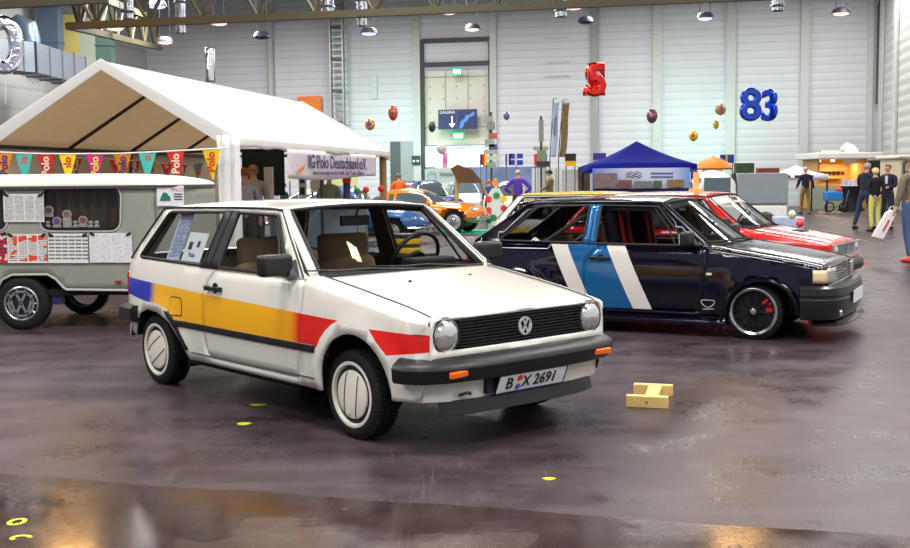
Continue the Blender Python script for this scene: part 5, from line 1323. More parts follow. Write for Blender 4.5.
round_car('classic_saloon', 'dark blue rounded saloon with light top behind the orange coupe', (*ypos(440, 36.6)[:2], -1.25), blu, BB, BHs, (-2.2, -1.0), sc=.96)
round_car('classic_saloon', 'white rounded saloon right of the dark blue one behind the wooden roof stand', (*ypos(471, 43.5)[:2], -1.35), wht, BB, BHs, (-2.2, -1.0), sc=.96)
round_car('classic_saloon', 'cream rounded saloon behind the coloured sign tower', (*ypos(506, 37.5)[:2], -1.75), crm, BB, BHs, (-2.2, -1.0), sc=.92)
round_car('classic_saloon', 'white small saloon parked at the far end of the tent', (*ypos(374, 29)[:2], .1), wht, BB, BHs, (-2.2, -1.0), sc=.86)
round_car('classic_saloon', 'pale blue saloon showing through the white car windscreen below the tent', (*ypos(398, 25.6)[:2], -.2), skyb, BB, BHs, (-2.2, -1.0), sc=.86)
round_car('classic_saloon', 'dark saloon with pale stripes standing far left of the turquoise banner', (*ypos(413, 46)[:2], -1.4), M('old_black_paint', (40, 44, 50), .25, coat=.7), BB, BHs, (-2.2, -1.0), sc=.96)
# white pickup with grey tarpaulin
gp = Vector((*ypos(752, 27)[:2], 0)); wpt = M('pickup_white', (226, 226, 222), .3, coat=.5); tarp = M('tarpaulin_grey', (128, 138, 144), .7, bump=.4, bscale=5)
t = thing('canvas_pickup', 'white pickup with grey canvas tilt behind the red car', 'pickup', gp, PI-.12)
m = MB(); m.box((.72, 0, .52), (2.9, 1.4, .50)); m.build('body', wpt, t, bevel=.08, seg=3)
m = MB(); m.grid(lambda u, v: (-.73+1.16*u, (-.68+1.36*v), .80+.70*(1-abs(2*v-1)**5)), 12, 24); m.box((-.15, .69, 1.12), (1.16, .02, .72)); m.box((-.15, -.69, 1.12), (1.16, .02, .72)); m.box((-.72, 0, 1.12), (.02, 1.36, .70)); m.build('canvas_tilt', tarp, t)
m = MB()
for k in range(14): m.tube([(-.72+.08*k, -.71, .74), (-.68+.08*k, -.71, .80), (-.64+.08*k, -.71, .74)], .008, 4)
for p in list(m.v): pass
m.mirror_y(); m.build('lacing', M('rope_dark', (60, 62, 62), .8), t)
m = MB(); m.grid(lambda u, v: (.45+1.0*u, -.66+1.32*v, .78+.80*math.sin(PI*min(1, .1+u*.8))**.35*(1-abs(2*v-1)**6)), 14, 14); m.build('cab', wpt, t)
MB().box((1.36, 0, 1.20), (.06, 1.1, .40), ry=-.35).build('windscreen', M('old_car_glass', (38, 46, 50), .06, coat=1), t)
for s in (-1, 1): MB().box((.90, s*.665, 1.22), (.62, .03, .36)).build('side_window', M('old_car_glass', (38, 46, 50), .06, coat=1), t, bevel=.01)
for x in (-.20, 1.6):
    for s in (-1, 1): MB().disc([(.29, -.08), (.30, -.06), (.30, .06), (.29, .08)], n=22, axis='y').build('tyre', M('tyre_rubber', (26, 26, 27), .75), t, (x, s*.62, .30))
# ================================================================ pavilions, stands, banners
def pavilion(nm, lab, cx, Y, w, ze, zp, mt, rz=0, val=.22):
    t = thing(nm, lab, 'pavilion', (cx, Y, 0), rz); h = w/2
    m = MB(); ap = (0, 0, zp); cs = [(-h, -h, ze), (h, -h, ze), (h, h, ze), (-h, h, ze)]
    def side(a, b):
        def fn(u, v):
            e = Vector(a).lerp(Vector(b), u); p = e.lerp(Vector(ap), v); p.z -= .06*math.sin(PI*v); return p
        m.grid(fn, 10, 8)
    for i in range(4): side(cs[i], cs[(i+1) % 4])
    m.build('canopy', mt, t, solid=.01)
    m = MB()
    for i in range(4):
        a, b = Vector(cs[i]), Vector(cs[(i+1) % 4]); m.add([a, b, b-Vector((0, 0, val)), a-Vector((0, 0, val))], [(0, 1, 2, 3)])
    m.build('valance', mt, t, solid=.01)
    for x, y in ((-1, -1), (1, -1), (1, 1), (-1, 1)):
        MB().box((x*(h-.04), y*(h-.04), ze/2), (.06, .06, ze)).build('leg', M('pavilion_leg', (40, 44, 60), .4, .4), t)
    return t
blue = M('pavilion_blue', (20, 28, 132), .85, spec=.1, var=.06)
a, b = at(593, 165, 31), at(697, 165, 31); w = b.x-a.x
pv = pavilion('pavilion', 'royal blue pavilion with a long picture banner behind the dark coupe', (a.x+b.x)/2, 31+w/2, w, a.z, at(645, 141, 31+w/2).z, blue)
bb = at(592, 190, 31); MB().box((0, -w/2+.02, (bb.z+0)/2+.1), (w, .03, bb.z+.1)).build('skirt_wall', M('skirt_navy', (26, 30, 92), .6), pv)
p0, p1 = at(592.5, 189, 30.985), at(690, 167.5, 30.985); wbn, hbn = p1.x-p0.x, p1.z-p0.z
bo = MB().box((0, 0, 0), (wbn, .02, hbn)).build('banner', ramp_mat('banner_sky', [(-wbn/2, (90, 128, 214)), (-wbn*.1, (210, 214, 232)), (wbn*.3, (196, 206, 232)), (wbn/2, (110, 146, 220))], 0, .5, 0), None, ((p0+p1)/2)); tag(bo, 'sky blue banner with a crowd picture on the front of the blue pavilion', 'banner')
for x0, x1, y0, y1, c1, c2, nm in ((593.8, 617, 173, 188, (60, 54, 60), (190, 150, 150), 'crowd_picture'), (618.5, 632, 180, 188, (70, 84, 70), (150, 60, 70), 'small_picture'), (634, 652, 181, 188, (50, 54, 56), (180, 184, 176), 'small_picture'), (653, 662, 180.5, 188, (40, 50, 44), (120, 130, 110), 'small_picture'), (667, 684, 179.5, 187, (60, 70, 60), (206, 150, 70), 'small_picture')):
    q0, q1 = at(x0, y1, 30.85), at(x1, y0, 30.85)
    MB().box(((q0+q1)/2-(p0+p1)/2), (q1.x-q0.x, .012, q1.z-q0.z)).build(nm, M(nm+str(int(x0)), tuple((a_+b_)//2 for a_, b_ in zip(c1, c2)), .5, var=.6, scale=9), bo)
m = MB()
for k in range(3): m.tube([tuple(at(626+i*2.2, 172.5+k*2.2+.9*math.sin(i*2.1+k), 30.85)-(p0+p1)/2) for i in range(8)], .012, 4)
m.build('handwriting', M('ink_navy', (30, 36, 70), .5), bo)
for k in range(2):
    m = MB()
    for i in range(9): q = at(652+i*2.5, 173.3+k*3.6, 30.95)-(p0+p1)/2; m.box(q, (.05, .01, .045))
    m.build('printed_line', M('ink_blue', (60, 70, 150), .5), bo)
q0, q1 = at(690.5, 189, 30.985), at(697, 169, 30.985)
po = MB().box((0, 0, 0), (q1.x-q0.x, .02, q1.z-q0.z)).build('picture_panel', M('night_picture', (40, 60, 130), .4, var=.6, scale=4), None, (q0+q1)/2); tag(po, 'dark blue picture panel at the right end of the blue pavilion front', 'panel')
a, b = at(772, 178, 43.5), at(822, 178, 43.5); w2 = b.x-a.x
pv = pavilion('pavilion', 'white pavilion left of the lit food stand with lettered edge', at(796, 170, 43.5+w2/2).x, 43.5+w2/2, w2, a.z+.12, at(797, 165, 43.5+w2/2).z, M('pavilion_white', (232, 232, 230), .6))
for x0 in (776, 787, 798, 810): q = at(x0, 176.5, 43.45)-Vector(pv.location); MB().box(q, (.26, .02, .10)).build('lettering', M('ink_dark', (40, 40, 50), .5), pv)
p = at(713, 168, 36); t = thing('parasol', 'orange parasol beside the blue pavilion', 'parasol', (p.x, 36, 0)); zc = at(713, 156.5, 36).z; ro = .62
MB().lathe([(.001, zc), (ro*.35, zc-.06), (ro*.75, zc-.2), (ro, p.z), (ro-.01, p.z-.05)], n=24).build('canopy', M('parasol_orange', (246, 136, 20), .6), t, solid=.01); MB().tube([(0, 0, 0), (0, 0, zc+.05)], .025, 8).build('pole', M('pole_white', (220, 220, 220), .4), t); MB().disc([(.25, 0), (.25, .06), (.06, .09)], n=18).build('base', M('concrete', (140, 138, 134), .8), t)
def board(nm, lab, cat, x0, y0, x1, y1, Y, mt, th=.05, foot=True, group=None, footw=None):
    p0, p1 = at(x0, y1, Y), at(x1, y0, Y); t = thing(nm, lab, cat, ((p0.x+p1.x)/2, Y, 0), 0, group)
    MB().box((0, 0, (p0.z+p1.z)/2), (p1.x-p0.x, th, p1.z-p0.z)).build('panel', mt, t)
    if foot and p0.z > .02:
        m = MB(); w = (p1.x-p0.x)
        for s in ((-.4, .4) if footw is None else (footw,)): m.tube([(s*w, th*.6, 0), (s*w, th*.6, p0.z+.05)], .022, 6)
        m.build('stand', M('stand_grey', (120, 122, 124), .4, .5), t)
    return t, p1.x-p0.x, p0.z, p1.z
board('picture_wall', 'blue mountain picture wall behind the man in purple', 'panel', 463, 166.5, 546, 197, 47, M('mountain_print', (112, 130, 170), .5, var=.75, scale=.9))
t, w, z0, z1 = board('partition', 'white partition wall behind the man in camouflage jacket', 'partition', 532, 168, 562, 200, 43.5, M('partition_white', (206, 212, 214), .5))
m = MB()
for k in range(1, 5): m.box((-w/2+w*k/5, -.03, (z0+z1)/2), (.03, .02, z1-z0))
m.build('seam', M('seam_grey', (150, 148, 140), .6), t)
t, w, z0, z1 = board('partition', 'short white partition under the black and yellow flag', 'partition', 562, 170, 578, 200, 39, M('partition_white', (206, 212, 214), .5))
board('stall', 'dark cluttered stall shelf left of the blue pavilion', 'stall', 578, 167, 590, 200, 39, M('stall_dark', (74, 66, 60), .7, var=.8, scale=6))
t, w, z0, z1 = board('banner_stand', 'pale turquoise banner with a round print left of the wooden roof stand', 'banner', 425, 168.5, 457, 183, 42, M('turq_banner', (192, 220, 214), .5))
text('Schleicher', .22, M('ink_dark', (40, 40, 50), .5), t, Matrix(((1, 0, 0, w*.18), (0, 0, -1, -.04), (0, 1, 0, (z0+z1)/2+.06), (0, 0, 0, 1))), 'lettering', .003, xs=.6)
MB().lathe([(.17, -.04), (.17, -.055), (.15, -.055), (.15, -.04)], n=20, axis='y', c=(-w*.28, 0, (z0+z1)/2)).build('round_print', M('print_teal', (120, 160, 160), .5), t)
board('partition', 'dark green partition at the back of the tent', 'partition', 243, 150, 284, 196, 20.5, M('partition_green', (24, 44, 42), .7))
board('display_column', 'white column standing before the dark green partition', 'column', 265.5, 167, 272.5, 200, 19.6, M('column_white', (226, 228, 228), .5), .2, False)
t, w, z0, z1 = board('display_stand', 'narrow white stand with dark portrait pictures under the banner', 'stand', 299.5, 172, 306, 212, 19.5, M('column_white', (226, 228, 228), .5), .06, False)
for k in range(4): MB().box((0, -.035, z1-.13-.2*k), (w*.6, .01, .13)).build('picture', M('portrait_navy', (48, 50, 92), .5), t)
board('display_board', 'wide white board standing behind the bending man in the tent', 'board', 311, 173, 324, 192, 23.2, M('column_white', (226, 228, 228), .5))
board('lime_screen', 'pale lime screen under the left part of the club banner', 'screen', 287, 171, 313, 181, 31.5, M('lime_pale', (214, 226, 168), .5))
board('lime_screen', 'pale lime screen under the right part of the club banner', 'screen', 326, 172, 358, 186, 32, M('lime_pale', (214, 226, 168), .5))
p = at(318, 196, 21); t = thing('folding_table', 'long table with white top and pale blue skirt inside the tent', 'table', (p.x, 21, 0)); MB().box((0, 0, .98), (1.9, .6, .05)).build('table_top', M('table_white', (220, 220, 222), .4), t); MB().box((0, .1, .5), (1.8, .4, .92)).build('table_skirt', M('skirt_pale', (150, 172, 196), .8), t)
p = at(347, 196, 21.5); t = thing('bollard', 'dark blue post with a red top at the right end of the tent table', 'post', (p.x, 21.5, 0)); MB().tube([(0, 0, 0), (0, 0, 1.38)], .07, 10).build('post', M('post_navy', (58, 60, 96), .5), t); MB().lathe([(.075, 1.38), (.085, 1.42), (.08, 1.48), (.001, 1.5)], n=14).build('cap', M('post_red', (210, 40, 34), .5), t)
for k, (px, c, lab) in enumerate(((357, (60, 130, 60), 'green plush ball on the tent table beside the navy post'), (366, (210, 50, 44), 'red plush ball beside the green one in the tent'), (381, (216, 36, 30), 'red plush ball beside the wooden rear tent post'))):
    p = at(px, 189-k, 20.3+k*.1); t = thing('plush_ball', lab, 'toy', (p.x, p.y, p.z-.08)); MB().sphere((0, 0, .05), .06, 14, 9).build('ball', M('plush_%d' % k, c, .9), t); MB().tube([(0, 0, -p.z+.09), (0, 0, .02)], .02, 6).build('stick', M('post_wood', (150, 118, 82), .7), t)
# flags, beach flags, sign posts
t, w, z0, z1 = board('flag', 'black, red and gold striped flag beside the left sign post', 'flag', 480, 154, 487, 165, 41.5, M('flag_black', (36, 34, 38), .6), .03, True)
for k, c in ((0, (214, 36, 36)), (1, (248, 206, 30))): MB().box((-w/6+w/3*(k+.5), -.02, (z0+z1)/2), (w/3, .02, z1-z0)).build('stripe', M('flag_stripe_%d' % k, c, .6), t)
t, w, z0, z1 = board('flag', 'blue and white striped cross flag on the white wall', 'flag', 505, 153.8, 517.5, 165, 41.2, M('flag_white', (228, 230, 236), .6), .03)
m = MB(); zc = (z0+z1)/2
for k in range(2): m.box((-w/2+.04+k*.14, -.02, zc), (.06, .02, z1-z0))
for sx in (.02, .32):
    for sz in (-.12, .12): m.box((sx, -.02, zc+sz), (.22, .02, .18))
m.build('blue_fields', M('flag_blue', (46, 60, 180), .6), t)
t, w, z0, z1 = board('flag', 'red, white and blue flag beside the right sign post', 'flag', 534, 154, 547, 165, 42, M('flag_white', (228, 230, 236), .6), .03)
MB().box((-w*.38, -.02, (z0+z1)/2), (w*.24, .02, z1-z0)).build('red_field', M('flag_red2', (220, 50, 50), .6), t); MB().box((w*.38, -.02, (z0+z1)/2), (w*.24, .02, z1-z0)).build('blue_field', M('flag_blue', (46, 60, 180), .6), t)
t, w, z0, z1 = board('flag', 'black over yellow flag left of the blue pavilion', 'flag', 565, 153.5, 576, 166, 38.5, M('flag_black2', (40, 40, 42), .6), .03, True)
MB().box((0, -.02, z0+(z1-z0)*.2), (w, .02, (z1-z0)*.4)).build('yellow_field', M('flag_gold', (246, 200, 30), .6), t)
board('flag', 'plain violet blue flag above the left corner of the blue pavilion', 'flag', 593, 153, 606, 160, 36, M('flag_violet', (58, 54, 150), .6), .03, True)
t, w, z0, z1 = board('flag', 'blue flag with a yellow bar right of the orange parasol', 'flag', 720, 154.5, 734, 163, 40, M('flag_blue3', (34, 84, 196), .6), .03, True)
MB().box((-.02, -.02, (z0+z1)/2), (w*.16, .02, z1-z0)).build('yellow_bar', M('flag_gold', (246, 200, 30), .6), t)
def beachflag(lab, x0, x1, y0, y1, xb, Y, mt, letters=None):
    p0, p1 = at(xb, y1, Y), at(x1, y0, Y); t = thing('beach_flag', lab, 'flag', (p0.x, Y, 0)); w = at(x1, y0, Y).x-at(x0, y0, Y).x; lean_ = at(x0, y0, Y).x-p0.x
    m = MB(); m.grid(lambda u, v: (lean_*v+w*u+.02*math.sin(v*6), .03*math.sin(u*3+v*5), p0.z+(p1.z-p0.z)*v), 8, 20); m.build('cloth', mt, t, solid=.008)
    MB().tube([(-.02, 0, 0), (-.02+lean_*.0, 0, p0.z), (lean_-.02, 0, p1.z+.08), (lean_+w*.5, 0, p1.z+.1)], .018, 6).build('pole', M('pole_dark', (70, 72, 76), .4), t)
    if letters: text(letters, w*.62, M('ink_blue2', (40, 56, 130), .5), t, frame((lean_*.5+w*.52, -.05, (p0.z+p1.z)/2+.1), Vector((lean_, 0, p1.z-p0.z)), Vector((-1, 0, 0))), 'lettering', .003, xs=.82)
    return t
beachflag('tall pale blue beach flag lettered from bottom to top', 554, 559.5, 101, 157, 550.5, 38.6, ramp_mat('beach_blue', [(-.1, (214, 224, 238)), (.3, (150, 184, 226))], 0, .5, 0), 'PENDELACHSE')
beachflag('tall beach flag printed with brown and green pictures', 563.5, 570, 102.5, 157, 559, 38.8, M('photo_flag', (136, 116, 74), .6, var=.8, scale=7))
def signpost(lab, px, y0, Y, plates):
    p = at(px, y0, Y); t = thing('sign_post', lab, 'sign', (p.x, Y, 0)); MB().tube([(0, 0, 0), (0, 0, p.z)], .045, 8).build('post', M('pole_dark', (70, 72, 76), .4), t)
    for x, y, w, h, c in plates:
        q = at(x, y, Y); MB().box((q.x-p.x, -.07, q.z), (w, .03, h)).build('plate', M('plate_%d_%d_%d' % c, c, .4, var=.3, scale=8), t)
    return t
signpost('left sign post stacked with small town plates beside the door bay', 491, 112, 42.2, [(488.5, 119, .35, .2, (150, 150, 146)), (491, 126, .3, .28, (120, 130, 120)), (493, 136, .3, .22, (170, 90, 80)), (489.5, 143, .36, .28, (150, 166, 150)), (493, 147, .3, .2, (70, 74, 130)), (490, 152, .5, .16, (160, 170, 150)), (492, 158, .5, .18, (190, 196, 180)), (489, 165, .5, .22, (130, 166, 130))])
signpost('right sign post with striped plates before the white wall', 541, 116, 41, [(541, 131, .18, .8, (150, 150, 140)), (537.5, 148.5, .3, .14, (170, 172, 166)), (544, 148.5, .3, .14, (170, 172, 166)), (541.5, 156, .34, .4, (130, 150, 120)), (543, 164, .5, .2, (60, 50, 50))])
# wooden roofed stand
p = at(457, 205, 33); t = thing('wooden_stand', 'brown wooden roof on a pale post in front of the blue saloon', 'stand', (p.x, 33, 0))
zt2, zb2 = at(457, 165.5, 33).z, at(470, 183, 33).z
MB().tube([(0, 0, 0), (0, 0, zt2)], .06, 8).build('post', M('pine_post', (206, 170, 110), .6), t)
m = MB(); m.prism([(-.18, zt2-.10), (.02, zt2+.03), (.45, zt2-.12), (.74, zb2+.05), (.72, zb2), (.06, zb2)], .5, lambda u, v, w: (u, w-.25, v)); m.build('roof_boards', M('brown_board', (100, 66, 40), .7, var=.25, scale=3), t)
MB().tube([(1.3, .5, 0), (.72, .2, zb2)], .05, 8).build('post', M('pine_post', (206, 170, 110), .6), t)
# sign tower on the green mat
p = ground(494, 231); mp = ground(470, 229)
o = MB().box((0, 0, .002), (2.0, 2.4, .004)).build('green_mat', M('mat_green', (44, 190, 150), .8), None, (ground(484, 231).x-.2, ground(484, 231).y-.3, 0)); tag(o, 'bright sea green mat under the nose of the orange coupe', 'mat')
t = thing('sign_tower', 'white display tower dotted with round coloured signs right of the orange coupe', 'display', (p.x+.06, p.y+.2, .012)); wb_ = M('tower_white', (214, 222, 218), .5)
m = MB(); m.box((0, 0, .28), (.42, .12, .54)); m.prism([(-.26, .5), (.26, .5), (.22, .95), (.10, 1.15), (-.10, 1.15), (-.22, .95)], .1, lambda u, v, w: (u, w-.05, v)); m.tube([(0, 0, 1.1), (0, 0, 1.42)], .03, 6); m.build('board', wb_, t)
for k, (x, z, c) in enumerate(((-.2, .85, (224, 50, 40)), (.02, .95, (40, 140, 70)), (.22, .86, (240, 200, 40)), (.22, .60, (214, 40, 44)), (-.20, .55, (216, 60, 50)), (-.06, .34, (34, 130, 80)), (.16, .34, (50, 90, 200)), (-.2, .28, (40, 90, 70)), (-.02, 1.3, (236, 150, 60)), (.16, .10, (206, 40, 40)))):
    MB().disc([(.09, -.05), (.09, -.075)], n=18, axis='y', c=(x, 0, z)).build('round_sign', M('round_sign_%d' % k, c, .5), t)
# oil drum
p = ground(407, 255); t = thing('oil_drum', 'black oil drum with two yellow bands seen through the white car windscreen', 'drum', (p.x, p.y, 0))
MB().disc([(.26, 0), (.27, .02), (.26, .04), (.26, .18), (.27, .19), (.26, .20), (.26, .38), (.27, .39), (.26, .40), (.23, .41)], n=28).build('barrel', M('drum_black', (48, 48, 48), .5), t)
for z in (.05, .22): MB().lathe([(.262, z), (.266, z+.01), (.266, z+.09), (.262, z+.10)], n=28).build('band', M('drum_yellow', (236, 190, 20), .5), t)
# ================================================================ food stand and neighbours at the right
Y0 = 47; a, b = at(818, 205, Y0), at(866, 158, Y0); t = thing('food_stand', 'warm lit wooden food stand with white canopy below the right wall corner', 'stand', ((a.x+b.x)/2, Y0+1, 0)); w = b.x-a.x; zt3 = b.z
wd3 = M('stand_wood', (196, 148, 84), .6, var=.2, scale=3)
MB().box((0, 1.0, zt3/2), (w, .08, zt3)).build('back_wall', wd3, t)
for s in (-1, 1): MB().box((s*w/2, 0, zt3/2), (.10, 2.0, zt3)).build('side_post', wd3, t)
MB().box((.1, -.15, zt3+.10), (w+.8, 3.0, .26)).build('canopy', M('stand_white', (228, 230, 226), .5), t, bevel=.04)
zc = at(830, 186, Y0).z
MB().box((-w*.15, -1.0, zc/2), (w*1.0, .3, zc)).build('counter', M('counter_grey', (170, 178, 160), .5), t)
q = MB()
for k in range(6): q.box((-w*.15-.45+.18*k, -1.17, zc*.55), (.10, .02, .16))
q.build('lettering', M('ink_dark', (40, 40, 50), .5), t)
q = MB()
for k in range(8): q.box((-.7+.2*k, .93, zt3-.62), (.12, .02, .16))
q.build('lettering', M('ink_brown', (70, 40, 24), .5), t)
for k in range(3): MB().box((-.2, .88, .95+.32*k), (w*.8, .2, .04)).build('shelf', M('shelf_brown', (110, 76, 44), .6), t)
for k in range(3): MB().lathe([(.001, zt3-.02), (.06, zt3-.03), (.10, zt3-.12), (.001, zt3-.11)], n=12, c=(-.6+.6*k, .2, 0)).build('spotlight', M('spot_glow', (255, 214, 140), .4, emit=4), t)
l = bpy.data.lights.new('stand_lamp', 'AREA'); l.energy = 60; l.color = (1, .74, .42); l.size = 1.6; l.size_y = .6; l.shape = 'RECTANGLE'; lo = bpy.data.objects.new('stand_lamp', l); COL.objects.link(lo); lo.location = (t.location.x, Y0+1.2, zt3-.18)
p0, p1 = at(826, 157, Y0), at(862, 151, Y0); m = MB(); m.box((0, -.6, (p0.z+p1.z)/2), (p1.x-p0.x, .08, .35)); m.build('roof_sign', M('roof_sign_pale', (214, 226, 206), .4), t)
m = MB(); c = at(848, 153, Y0); m.prism([(-.1, -.45), (.4, -.45), (.5, .1), (.3, .35), (.0, .45), (-.25, .2), (-.05, .1)], .15, lambda u, v, w_: (c.x-t.location.x+u, -.85+w_, c.z+v)); m.build('roof_figure', M('roof_white', (240, 240, 238), .4), t)
board('screen', 'black screen wall behind the chatting group', 'screen', 867, 160, 891, 200, 44, M('screen_black', (26, 26, 32), .6))
Y1 = 41; a, b = at(899, 208, Y1), at(943, 158, Y1); t = thing('cream_caravan', 'cream caravan at the right edge behind the chatting group', 'caravan', ((a.x+b.x)/2, Y1+1, 0)); w = b.x-a.x
MB().box((0, 0, (b.z+.35)/2+.1), (w, 2, b.z-.35)).build('body', M('caravan_cream', (206, 196, 168), .5), t, bevel=.12, seg=3); MB().box((0, -.1, b.z+.06), (w+.3, 2.3, .14)).build('roof', M('caravan_roof_white', (226, 224, 212), .5), t, bevel=.05)
for s in (-.45,): MB().box((s*w*.5, -1.01, 1.25), (.7, .03, .6)).build('window', M('old_car_glass', (38, 46, 50), .06, coat=1), t, bevel=.04)
MB().tube([(-w*.42, -1.03, .5), (-w*.42, -1.03, 1.8), (-w*.3, -1.03, 1.95)], .05, 8).build('door_rail', M('rail_brown', (90, 76, 58), .5), t)
for s in (-1, 1): MB().disc([(.3, -.1), (.3, .1)], n=18, axis='y').build('tyre', M('tyre_rubber', (26, 26, 27), .75), t, (s*w*.18, -.8, .30))
# cloth covered bar table
p = ground(851, 211); t = thing('bar_table', 'high bar table under a black stretch cover left of the chatting group', 'table', (p.x, p.y, 0)); h = at(851, 186, p.y).z
MB().lathe([(.52, 0), (.34, h*.3), (.28, h*.55), (.40, h*.95), (.42, h)], n=20).build('cover', M('cover_black', (18, 18, 22), .8), t); MB().disc([(.43, h), (.43, h+.03)], n=20).build('table_top', M('table_white', (220, 220, 222), .4), t)
for k in range(5):
    o = MB().box((0, 0, .11), (.12, .10, .22)).build('menu_card', M('card_lilac', (206, 200, 220), .5), None, (p.x-.32+.16*k, p.y-.05, h+.03), (0, 0, .2*math.sin(k*2))); tag(o, ['leftmost', 'second', 'middle', 'fourth', 'rightmost'][k]+' folded lilac card in the row on the black bar table', 'card', 'cards on the bar table')
p = ground(835, 212); t = thing('toy_cart', 'small cart with bright blue box left of the black bar table', 'cart', (p.x, p.y, 0)); MB().box((-.1, 0, .62), (.62, .5, .34)).build('box', M('cart_blue', (36, 132, 214), .5), t, bevel=.03)
for s in (-.3, .25): MB().lathe([(.18, -.03), (.2, 0), (.18, .03), (.15, 0)], n=18, axis='y').build('wheel', M('tyre_rubber', (26, 26, 27), .75), t, (s, -.25, .2))
MB().tube([(-.35, -.2, .2), (.3, -.2, .2), (.45, -.2, .85)], .02, 6).build('frame', M('stand_grey', (120, 122, 124), .4, .5), t); MB().sphere((.12, 0, .86), (.15, .18, .12), 12, 8).build('bundle', M('bundle_red', (190, 90, 70), .8, var=.7, scale=14), t)
# low display with patterned cloth and two balloons
p = at(775, 225, 24.5); p.z = 0; t = thing('display_table', 'low table with white and blue patterned cloth behind the red bonnet', 'table', (p.x, p.y, 0)); MB().box((0, 0, .40), (1.15, .5, .26)).build('cloth', M('cloth_pattern', (176, 190, 226), .6, var=.45, scale=7), t, bevel=.02)
for s in (-.45, .45): MB().tube([(s, 0, 0), (s, 0, .3)], .03, 6).build('leg', M('stand_grey', (120, 122, 124), .4, .5), t)
def ball(lab, px, py, Y, r, mt, nm='balloon', sy=1.1, string=True, base=None):
    c = at(px, py, Y); t = thing(nm, lab, 'balloon', c, 0)
    MB().sphere((0, 0, 0), (r, r, r*sy), 18, 12).build('envelope', mt, t); k = MB().lathe([(.001, -r*sy+.01), (r*.10, -r*sy-.05*r), (r*.16, -r*sy-.16*r), (.001, -r*sy-.14*r)], n=10); k.build('knot', mt, t)
    if string: MB().tube([(0, 0, -r*sy), (.01, 0, -r*sy-.05), (0, 0, -r*sy-.12 if base is None else base-c.z)], .006, 4).build('string', M('string_white', (230, 228, 222), .6), t)
    return t
ball('round red balloon at the right end of the patterned table', 800, 223, 23.0, .085, M('balloon_red', (236, 70, 76), .25, coat=.6), string=True, base=.53)
ball('round pale green balloon just above the red one', 792, 214.5, 23.6, .085, M('balloon_green', (206, 222, 186), .25, coat=.6), string=True, base=.53)
# shelves of stalls along the wall at the right of the parasol
board('stall', 'dark green stall board behind the white pickup', 'stall', 735, 163, 753, 176, 44, M('stall_green', (54, 70, 46), .7, var=.4), .4)
board('stall', 'brick red awning board above the pickup canvas', 'stall', 757, 168, 778, 176, 43, M('stall_red', (130, 56, 44), .7, var=.3), .4)
board('display_board', 'pale pink patterned board under the orange parasol', 'board', 702, 168.5, 722, 176, 38, M('pink_board', (206, 170, 160), .7, var=.5, scale=6))
board('whiteboard', 'white flip board behind the red car roof', 'board', 707, 178, 720, 186, 34, M('column_white', (226, 228, 228), .5))
p = at(714, 190, 33); o = MB().box((0, 0, .25), (.42, .4, .5)).build('plastic_crate', M('crate_blue', (30, 74, 190), .5), None, (p.x, 33, 0), bevel=.03); tag(o, 'bright blue crate below the white flip board', 'crate')
# wooden trophy on the red roof
RW = Matrix.Translation((rpose[0], rpose[1], 0)) @ Matrix.Rotation(rpose[2], 4, 'Z')
rp_ = RW @ Vector((-1.25, .1, 1.262)); t = thing('wooden_stand', 'pale wooden block standing upright on the red car roof', 'block', (rp_.x, rp_.y, 1.238)); pw = M('pale_wood', (222, 190, 120), .6, var=.15)
MB().box((0, 0, .02), (.16, .12, .04)).build('base', pw, t); MB().box((0, 0, .14), (.065, .05, .22)).build('upright', pw, t)
# ================================================================ balloons under the roof
def number(lab, s, px, py, Y, hpx, mt, rz=0, mirror=False, puff=.055, tilt=0):
    c = at(px, py, Y); hh = hpx/F*Y
    cu = bpy.data.curves.new('t', 'FONT'); cu.body = s; cu.size = 1; cu.extrude = .03; cu.bevel_depth = puff; cu.bevel_resolution = 4; cu.align_x = 'CENTER'; cu.offset = .0; cu.resolution_u = 6
    o = bpy.data.objects.new('t', cu); COL.objects.link(o); bpy.context.view_layer.update()
    me = bpy.data.meshes.new_from_object(o.evaluated_get(bpy.context.evaluated_depsgraph_get())); bpy.data.objects.remove(o)
    zs = [v.co.y for v in me.vertices]; xs = [v.co.x for v in me.vertices]; sc = hh/(max(zs)-min(zs)); cz, cx = (max(zs)+min(zs))/2, (max(xs)+min(xs))/2
    for v in me.vertices:
        x, y, z = (v.co.x-cx)*sc, (v.co.y-cz)*sc, v.co.z*sc
        v.co = (-x if mirror else x, -z, y)
    if mirror: me.flip_normals()
    me.materials.clear(); me.materials.append(mt); me.polygons.foreach_set('use_smooth', [True]*len(me.polygons))
    t = thing('number_balloon', lab, 'balloon', c, rz); b = bpy.data.objects.new('envelope', me); COL.objects.link(b); b.parent = t; b.rotation_euler = (0, tilt, 0)
    MB().tube([(0, 0, -hh*.5), (.02, 0, -hh*.7), (0, 0, -hh*.5-.5)], .006, 4).build('string', M('string_white', (230, 228, 222), .6), t)
    return t
silv = M('foil_silver', (216, 218, 226), .14, 1, bump=.5, bscale=9); fred = M('foil_red', (226, 32, 24), .16, .75, bump=.5, bscale=9, coat=.6); fblu = M('foil_blue', (20, 78, 214), .16, .75, bump=.5, bscale=9, coat=.6)
number('silver foil number zero balloon at the top left edge', '0', 3, 45, 20, 58, silv, .3, puff=.05)
number('silver foil number balloon seen nearly edge-on above the tent ridge', '1', 210, 65, 34, 34, silv, .5)
number('red foil number five balloon overlapping the two under the roof', '5', 596, 80, 36, 33, fred, .15)
number('red foil number two balloon overlapping the five, seen from behind', '2', 594, 79, 36.4, 33, fred, 0, True)
number('blue foil number eight balloon before the right wall', '8', 750.5, 104.5, 36, 33, fblu, 0, puff=.04)
number('blue foil number three balloon right of the blue eight', '3', 769.5, 105, 36.2, 32, fblu, -.95, puff=.04)
